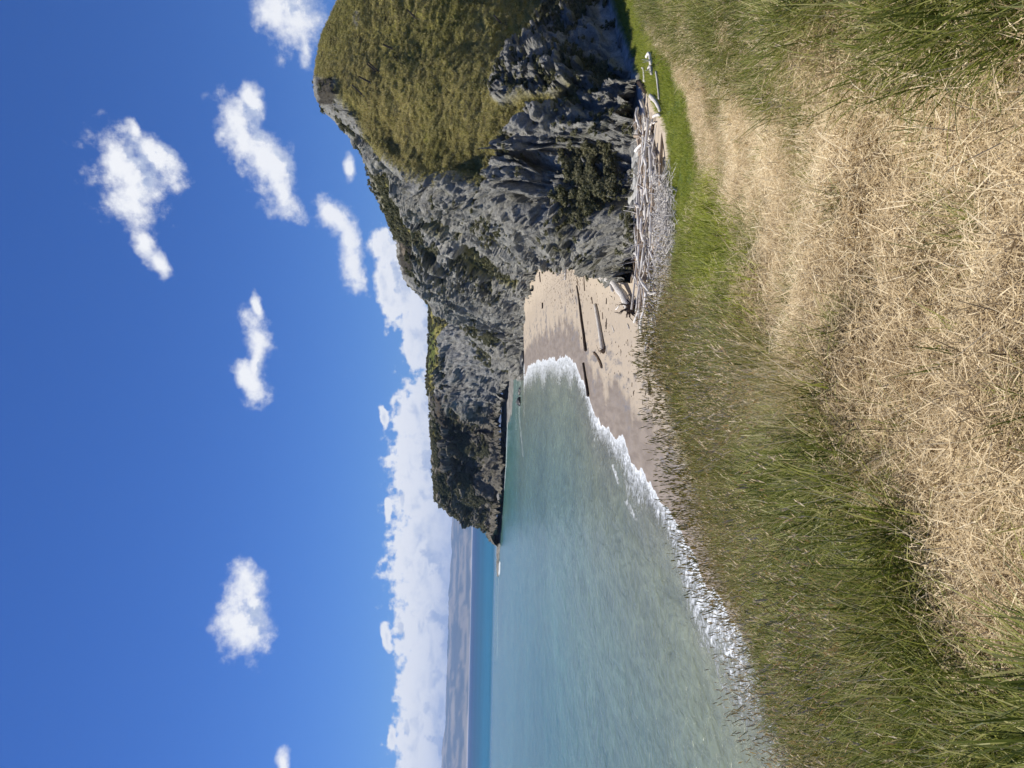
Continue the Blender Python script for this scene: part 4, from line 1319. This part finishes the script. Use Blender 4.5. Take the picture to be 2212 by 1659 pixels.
lay((1205, 556), (1206, 592), 0.12, 0.16, 'dark', 'dark log standing out of the sand where the beach meets the nearest spur', .02, seed=15, branches=2)
lay((1224, 566), (1222, 604), 0.22, 0.12, 'bleached', 'knotted white stump near the spur, with stubby branches', .10, seed=16, branches=5)
lay((1247, 574), (1247, 589), 0.08, 0.08, 'brown', 'short brown stick close beside the spur', .02, seed=17)
lay((1260, 568), (1264, 628), 0.06, 0.09, 'tan', 'thin tan pole lying between the spur and the long dark log', .01, seed=18)
lay((1246, 600), (1249, 616), 0.04, 0.06, 'tan', 'thin stick just landward of the tip of the long dark log', .02, seed=19)
lay((1166, 588), (1168, 609), 0.10, 0.12, 'dark', 'dark stump lying at the foot of the middle cliff', .05, seed=20, branches=1)
lay((1173, 654), (1173, 666), 0.15, 0.15, 'dark', 'small dark stump standing alone on the far sand', .1, seed=21, branches=2)
lay((1302, 675), (1303, 690), 0.05, 0.06, 'tan', 'short tan stick beside the landward side of the long pale log', .01, seed=22)
lay((1311, 688), (1310, 711), 0.05, 0.06, 'dark', 'dark twiggy stick on sand, landward of the long pale log', .05, seed=23, branches=2)
lay((1276, 645), (1280, 656), 0.05, 0.05, 'tan', 'small curved stick between the dark log and the pale log', .25, seed=24)
lay((1356, 700), (1360, 710), 0.05, 0.06, 'bleached', 'small white stick on bare sand seaward of the root plate', .05, seed=25)
lay((1311, 644), (1311, 657), 0.05, 0.07, 'dark', 'short dark stick below the tip of the mudstone apron', .05, seed=26)
lay((1323, 704), (1327, 716), 0.05, 0.05, 'bleached', 'thin pale stick on sand between the pale log and the root plate', .03, seed=27)
lay((1338, 660), (1332, 668), 0.05, 0.07, 'bleached', 'forked pale stick in front of the big forked trunk', .05, seed=28, branches=2)
lay((1390, 146), (1396, 175), 0.10, 0.14, 'bleached', 'curved white log at the upper end of the green strip, touching the grey mud', .12, seed=29)
lay((1406, 123), (1417, 137), 0.10, 0.12, 'bleached', 'white gnarled stump standing in the bright green grass', .15, seed=30, branches=3, lift=(.25, .25))
lay((1412, 148), (1418, 160), 0.12, 0.10, 'bleached', 'small white twisted branch in the green grass, below the gnarled stump', .2, seed=31, branches=3, lift=(.25, .25))
lay((1426, 155), (1432, 214), 0.08, 0.07, 'bleached', 'slim white log lying along the green grass', .05, seed=32, lift=(.2, .2))
lay((1415, 208), (1436, 238), 0.15, 0.13, 'bleached', 'short bright white log angled across the green grass', .03, seed=33, lift=(.2, .2))
lay((1424, 252), (1436, 249), 0.10, 0.08, 'bleached', 'white stub sticking out of the pile into the green grass', .03, seed=34, lift=(.3, .25))
lay((1382, 178), (1399, 196), 0.20, 0.22, 'dark', 'dark hollow log end in the shadow beneath the cliff', .03, seed=35)
lay((1368, 344), (1362, 384), 0.16, 0.20, 'tan', 'tan log resting on the mudstone apron away from the pile', .05, seed=36, branches=1, lift=(.25, .25))
lay((1380, 390), (1372, 330), 0.10, 0.08, 'tan', 'slim tan log between the apron and the driftwood pile', .02, seed=37, lift=(.1, .1))

# the pile itself
variants = []
for k in range(12):
    me = log_mesh(1.0, random.uniform(.022, .034), random.uniform(.014, .026), random.uniform(-.05, .05), 700 + k, random.choice((0, 0, 1, 1, 2)), 8)
    me.materials.append(M[('bleached', 'bleached', 'tan', 'bleached', 'bleached', 'tan')[k % 6]])
    variants.append((me, 'bleached' if k % 3 != 2 else 'tan'))
axis = [(1392, 235), (1402, 290), (1408, 350), (1408, 400), (1404, 450), (1400, 500), (1402, 550), (1402, 600), (1408, 650), (1418, 690), (1430, 730)]
aw = [7, 17, 22, 22, 24, 26, 26, 24, 22, 12, 8]
ay = [p[1] for p in axis]; ax_ = [p[0] for p in axis]


def pile_height(px, py):
    cx = np.interp(py, ay, ax_); wdt = np.interp(py, ay, aw)
    return max(0, 1 - ((px - cx) / wdt) ** 2)


npile = 0
seen = {}
for i in range(265):
    t = random.random() ** 0.9
    py = 235 + t * 490 if i % 9 else random.uniform(360, 640)
    wdt = np.interp(py, ay, aw)
    px = np.interp(py, ay, ax_) + random.gauss(0, .48) * wdt
    g = ground(px, py)
    me, tone_ = random.choice(variants)
    L = random.choice((1.0, 1.6, 2.2, 3.0, 4.2, 5.0)) * random.uniform(.8, 1.15)
    thick = random.uniform(.7, 1.5) * (0.9 if L > 3 else 1.1) * 0.2 / (0.05) / 1.6
    o = bpy.data.objects.new('driftwood_log', me)
    h = pile_height(px, py)
    yaw = math.radians(random.gauss(8, 24)) if random.random() < .8 else random.uniform(0, math.pi)
    if random.random() < .5: yaw += math.pi
    o.rotation_euler = (random.uniform(0, 6.28), random.gauss(0, .07), yaw)
    o.scale = (L, thick * 1.25, thick * 1.25)
    rad_ = 0.026 * thick * 1.25
    o.location = (g[0], g[1], g[2] + rad_ * .8 + random.random() ** 1.2 * 0.75 * h)
    link(o)
    size = 'short' if L < 1.9 else ('long' if L > 3.6 else 'middling')
    sec = 0 if py < 290 else 1 if py < 350 else 2 if py < 420 else 3 if py < 490 else 4 if py < 560 else 5 if py < 630 else 6
    where = ('beside the green strip', 'just seaward of the green strip', 'below the scrubby cliff', 'mid-pile', 'below the tip of the spur', 'behind the root plate', 'at the seaward end')[sec]
    off_ = (px - np.interp(py, ay, ax_)) / wdt
    where += ', cliff side of pile' if off_ < -.33 else ', grassy side of pile' if off_ > .33 else ', crest of pile'
    colr = 'white bleached' if tone_ == 'bleached' else 'tan'
    tag(o, f'{size} {colr} log {where}' + (', lying crosswise' if abs(math.sin(yaw)) > .6 else ''), 'driftwood', 'logs of the driftwood pile')

# tangle of bleached twigs next to the pile
V = []; Fc = []; rt = random.Random(5)
for i in range(1300):
    py = rt.triangular(340, 690, 450); px = rt.gauss(np.interp(py, [340, 450, 520, 620, 720], [1432, 1442, 1446, 1432, 1428]), 11)
    g = ground(px, py)
    a = rt.uniform(0, 2 * math.pi); e = rt.gauss(0, .35); L = rt.uniform(.35, 1.5); r0 = rt.uniform(.018, .042)
    p = Vector(g) + Vector((0, 0, rt.uniform(.03, .45)))
    d_ = Vector((math.cos(a) * math.cos(e), math.sin(a) * math.cos(e), math.sin(e))) * L * .5
    tube(V, Fc, [p - d_, p + Vector((rt.uniform(-.04, .04), 0, rt.uniform(-.03, .05))), p + d_], [r0, r0 * .85, r0 * .5], 4, .1, rt)
tw = mesh_obj('driftwood_twigs', V, Fc, M['bleached'])
tag(tw, 'tangle of small bleached twigs between the log pile and the grassy slope', 'twigs', kind='stuff')
# litter on the sand
V = []; Fc = []
for i in range(1500):
    px, py = rt.uniform(1140, 1420), rt.uniform(555, 1000)
    if i % 2: px, py = rt.gauss(1215, 30), rt.triangular(556, 680, 570)
    g = ground(px, py)
    d0_ = float(shore_dist(np.array([g[0]]), np.array([g[1]]))[0])
    if d0_ < 5 or (px > 1270 and py < 610): continue
    a = rt.uniform(0, math.pi); L = rt.uniform(.06, .35); r0 = rt.uniform(.012, .035)
    d_ = Vector((math.cos(a), math.sin(a), 0)) * L * .5; p = Vector(g) + Vector((0, 0, r0 * .5))
    tube(V, Fc, [p - d_, p + d_], [r0, r0 * .7], 4, .2, rt)
li = mesh_obj('beach_litter', V, Fc, M['brown'])
tag(li, 'scattered twigs and bark on the sand below the cliffs', 'litter', kind='stuff')


# ------------------------------------------------------------------ fence posts on the headland
from mathutils.bvhtree import BVHTree
FC1 = grid_faces(620, 470)
bv = BVHTree.FromPolygons([tuple(p) for p in H1P[::1].tolist()], FC1.tolist())
fp = [((889, 30), (899, 40), 'fence post leaning over the steep grass, the one highest on the right'),
      ((1074, 41), (1083, 51), 'fence post standing alone lowest on the grassy headland'),
      ((838, 101), (851, 107), 'thin fence post midway along the line on the headland'),
      ((803, 147), (815, 158), 'front fence post of the close pair on the headland'),
      ((805, 143), (817, 154), 'rear fence post of the close pair on the headland'),
      ((788, 172), (803, 180), 'thin fence post between the close pair and the slumped corner'),
      ((774, 196), (790, 211), 'stout fence post at the slumped corner of the turf')]
M['post'] = wood('weathered_post', (0.03, 0.025, 0.02), (0.07, 0.06, 0.05))
for (tp, bt, lab) in fp:
    dr = Vector(ray(*bt)).normalized()
    hit = bv.ray_cast(Vector(CAM), dr)
    if hit[0] is None: continue
    b_ = hit[0]
    tpd = ray(*tp); Yt = b_.y - 0.15
    t_ = Vector(CAM + tpd * Yt)
    dv = t_ - b_; b_ = b_ - dv * .25; dv = (t_ - b_) * 1.7
    V = []; Fc = []
    rr_ = random.Random(3)
    tube(V, Fc, [(0, 0, 0), tuple(dv * .5), tuple(dv)], [.12, .115, .10], 6, .12, rr_)
    o = mesh_obj('fence_post', V, Fc, M['post'], loc=b_)
    tag(o, lab, 'fence post', 'old fence posts on the headland')


# ------------------------------------------------------------------ rocks
def rock_mesh(seed, flat=.6):
    r = np.random.default_rng(seed)
    import bmesh
    bm = bmesh.new(); bmesh.ops.create_icosphere(bm, subdivisions=3, radius=1)
    P0 = np.array([v.co[:] for v in bm.verts])
    off = r.uniform(0, 50, 3)
    dsp = 1 + 0.35 * fbm(P0 * 1.1 + off, 3, .5, seed) + 0.12 * fbm(P0 * 3 + off, 3, .5, seed + 1, ridged=True)
    P0 = P0 * dsp[:, None]; P0[:, 2] *= flat
    for v, p in zip(bm.verts, P0): v.co = p
    me = bpy.data.meshes.new('boulder'); bm.to_mesh(me); bm.free()
    return me


def rk(N, b):
    P = wpos(N)
    n = N.noise(P, 1.2, 6, .7); n2 = N.noise(P, 6, 4, .7)
    c = N.mix(N.ramp(n, .3, .7), (0.13, 0.13, 0.122), (0.33, 0.32, 0.295))
    N.l.new(c, b.inputs['Base Color'])
    N.l.new(N.bump(N.math('ADD', n, N.math('MULTIPLY', n2, .4)), 1.0, .3), b.inputs['Normal'])


M['boulder'] = pmat('grey_boulder', rk, .9, .15)
M['wetrock'] = pmat('wet_black_rock', lambda N, b: b.inputs['Base Color'].__setattr__('default_value', (.022, .022, .02, 1)), .5, .4)
rms = [rock_mesh(40 + k) for k in range(6)]
for m_ in rms: m_.materials.append(M['boulder'])


def boulder(px, py, w, h, label, mat=None, group=None, z=0.0):
    g = onz(px, py, z)
    me = random.choice(rms)
    if mat: me = me.copy(); me.materials.clear(); me.materials.append(M[mat])
    o = link(bpy.data.objects.new('boulder', me))
    o.location = (g[0], g[1], z + h * .15); o.scale = (w, w * random.uniform(.6, 1), h)
    o.rotation_euler = (0, 0, random.uniform(0, 6.28))
    return tag(o, label, 'boulder', group)


boulder(1118, 762, 4.2, 5.2, 'large smooth grey boulder at the corner where sand, cliff and sea meet')
boulder(1128, 745, 2.6, 2.2, 'low grey boulder between the cliff foot and the far end of the sand')
boulder(1118, 790, 3.0, 2.2, 'grey boulder standing in the first foam beside the far cliff')
boulder(1132, 775, 2.2, 1.4, 'low dark boulder where the foam meets the last of the sand', 'wetrock')
boulder(1124, 868, 1.6, 1.3, 'black rock awash in the foam, the seaward one of two', 'wetrock')
boulder(1124, 845, 1.5, .9, 'black rock awash in the foam, the one nearer the sand', 'wetrock')
for i in range(46):
    py = random.uniform(800, 1150)
    px = np.interp(py, [800, 870, 940, 1000, 1060, 1110, 1150], [1100, 1096, 1091, 1088, 1086, 1082, 1079]) + random.uniform(-1.5, 1)
    s = random.uniform(1.0, 3.6)
    wh = ('below the pale scree', 'below the first dark hollow', 'below the second dark hollow', 'below the scrubby buttress', 'under the tip of the headland')[int(np.searchsorted([865, 930, 1010, 1090], py))]
    boulder(px, py, s, s * random.uniform(.5, .9), ('small', 'middling', 'large')[int(s > 1.9) + int(s > 2.8)] + ' grey boulder at the waterline ' + wh, None, 'boulders along the foot of the far headland')
# boulders on the near apron
for i in range(34):
    py = random.uniform(90, 560)
    px = np.interp(py, [90, 150, 200, 270, 330, 390, 450, 520, 560], [1352, 1372, 1380, 1386, 1386, 1386, 1382, 1370, 1358]) + random.uniform(-16, 4)
    s = random.uniform(.25, .8)
    wh = ('at the green end of', 'behind the upper logs on', 'in the middle of', 'near the spur on')[int(np.searchsorted([190, 310, 440], py))]
    boulder(px, py, s, s * .7, ('small', 'larger')[int(s > .5)] + ' grey boulder ' + wh + ' the mudstone apron', None, 'boulders at the foot of the nearest cliff', z=1.3)

# wave-cut shelf round the far headland
ln = [(1106, 765), (1105, 800), (1097, 840), (1091, 880), (1087.5, 920), (1086.5, 960), (1084.5, 1000), (1083, 1040), (1081.5, 1080), (1080, 1120), (1078, 1160), (1077.5, 1200), (1077, 1232), (1077, 1245)]
wd = [10, 14, 12, 11, 10, 11, 11, 10, 10, 12, 10, 7, 4, 1]
C_ = cat(np.array([[onz(x, y, 0)] for x, y in ln]), 300)[:, 0]
W_ = 1.5 * np.interp(np.linspace(0, 1, 300), np.linspace(0, 1, len(wd)), wd)
SP = []
for i in range(300):
    t_ = C_[min(i + 1, 299)] - C_[max(i - 1, 0)]; nn = np.array([-t_[1], t_[0], 0]); nn /= np.linalg.norm(nn)
    for k in range(40):
        f = k / 39 * 2 - 1
        SP.append([*(C_[i] + nn * f * W_[i])[:2], 0.75 * (1 - f * f) - .25])
SP = np.array(SP)
SP[:, 2] += .75 * fbm(SP * np.array([.35, .35, 0]), 5, .6, 151, ridged=True) + .3 * fbm(SP * 1.2, 3, .6, 152)
f_ = np.tile(np.linspace(-1, 1, 40), 300)
SP[:, 2] -= 1.3 * np.abs(f_) ** 6
W2 = np.repeat(W_, 40); SP[:, 2] -= sstep(W2, 5, 1) * .3
shc = ramp3(.6 + .5 * fbm(SP * .5, 4, .6, 153), [(0, (.07, .07, .06)), (.4, (.20, .195, .17)), (1, (.37, .35, .31))])
shelf = mesh_obj('rock_shelf', SP, grid_faces(300, 40), M['far_rock'], attrs={'ground': shc, 'veg': np.zeros(len(SP))})
tag(shelf, kind='structure')

# ------------------------------------------------------------------ air
import bmesh
bm = bmesh.new(); bmesh.ops.create_cube(bm, size=1)
me = bpy.data.meshes.new('haze'); bm.to_mesh(me); bm.free()
hz = link(bpy.data.objects.new('haze', me))
hz.scale = (140000, 70000, 503); hz.location = (0, 5000, -3 + 503 / 2)
m = bpy.data.materials.new('haze'); m.use_nodes = True; m.node_tree.nodes.clear()
N = NT(m.node_tree); o_ = N.new('ShaderNodeOutputMaterial'); v_ = N.new('ShaderNodeVolumePrincipled')
v_.inputs['Color'].default_value = (0.42, 0.62, 1.0, 1); v_.inputs['Density'].default_value = 7e-5
v_.inputs['Anisotropy'].default_value = 0.1
N.l.new(v_.outputs[0], o_.inputs['Volume'])
me.materials.append(m)
tag(hz, kind='stuff', label='thin blue sea haze filling the bay', cat_='haze')
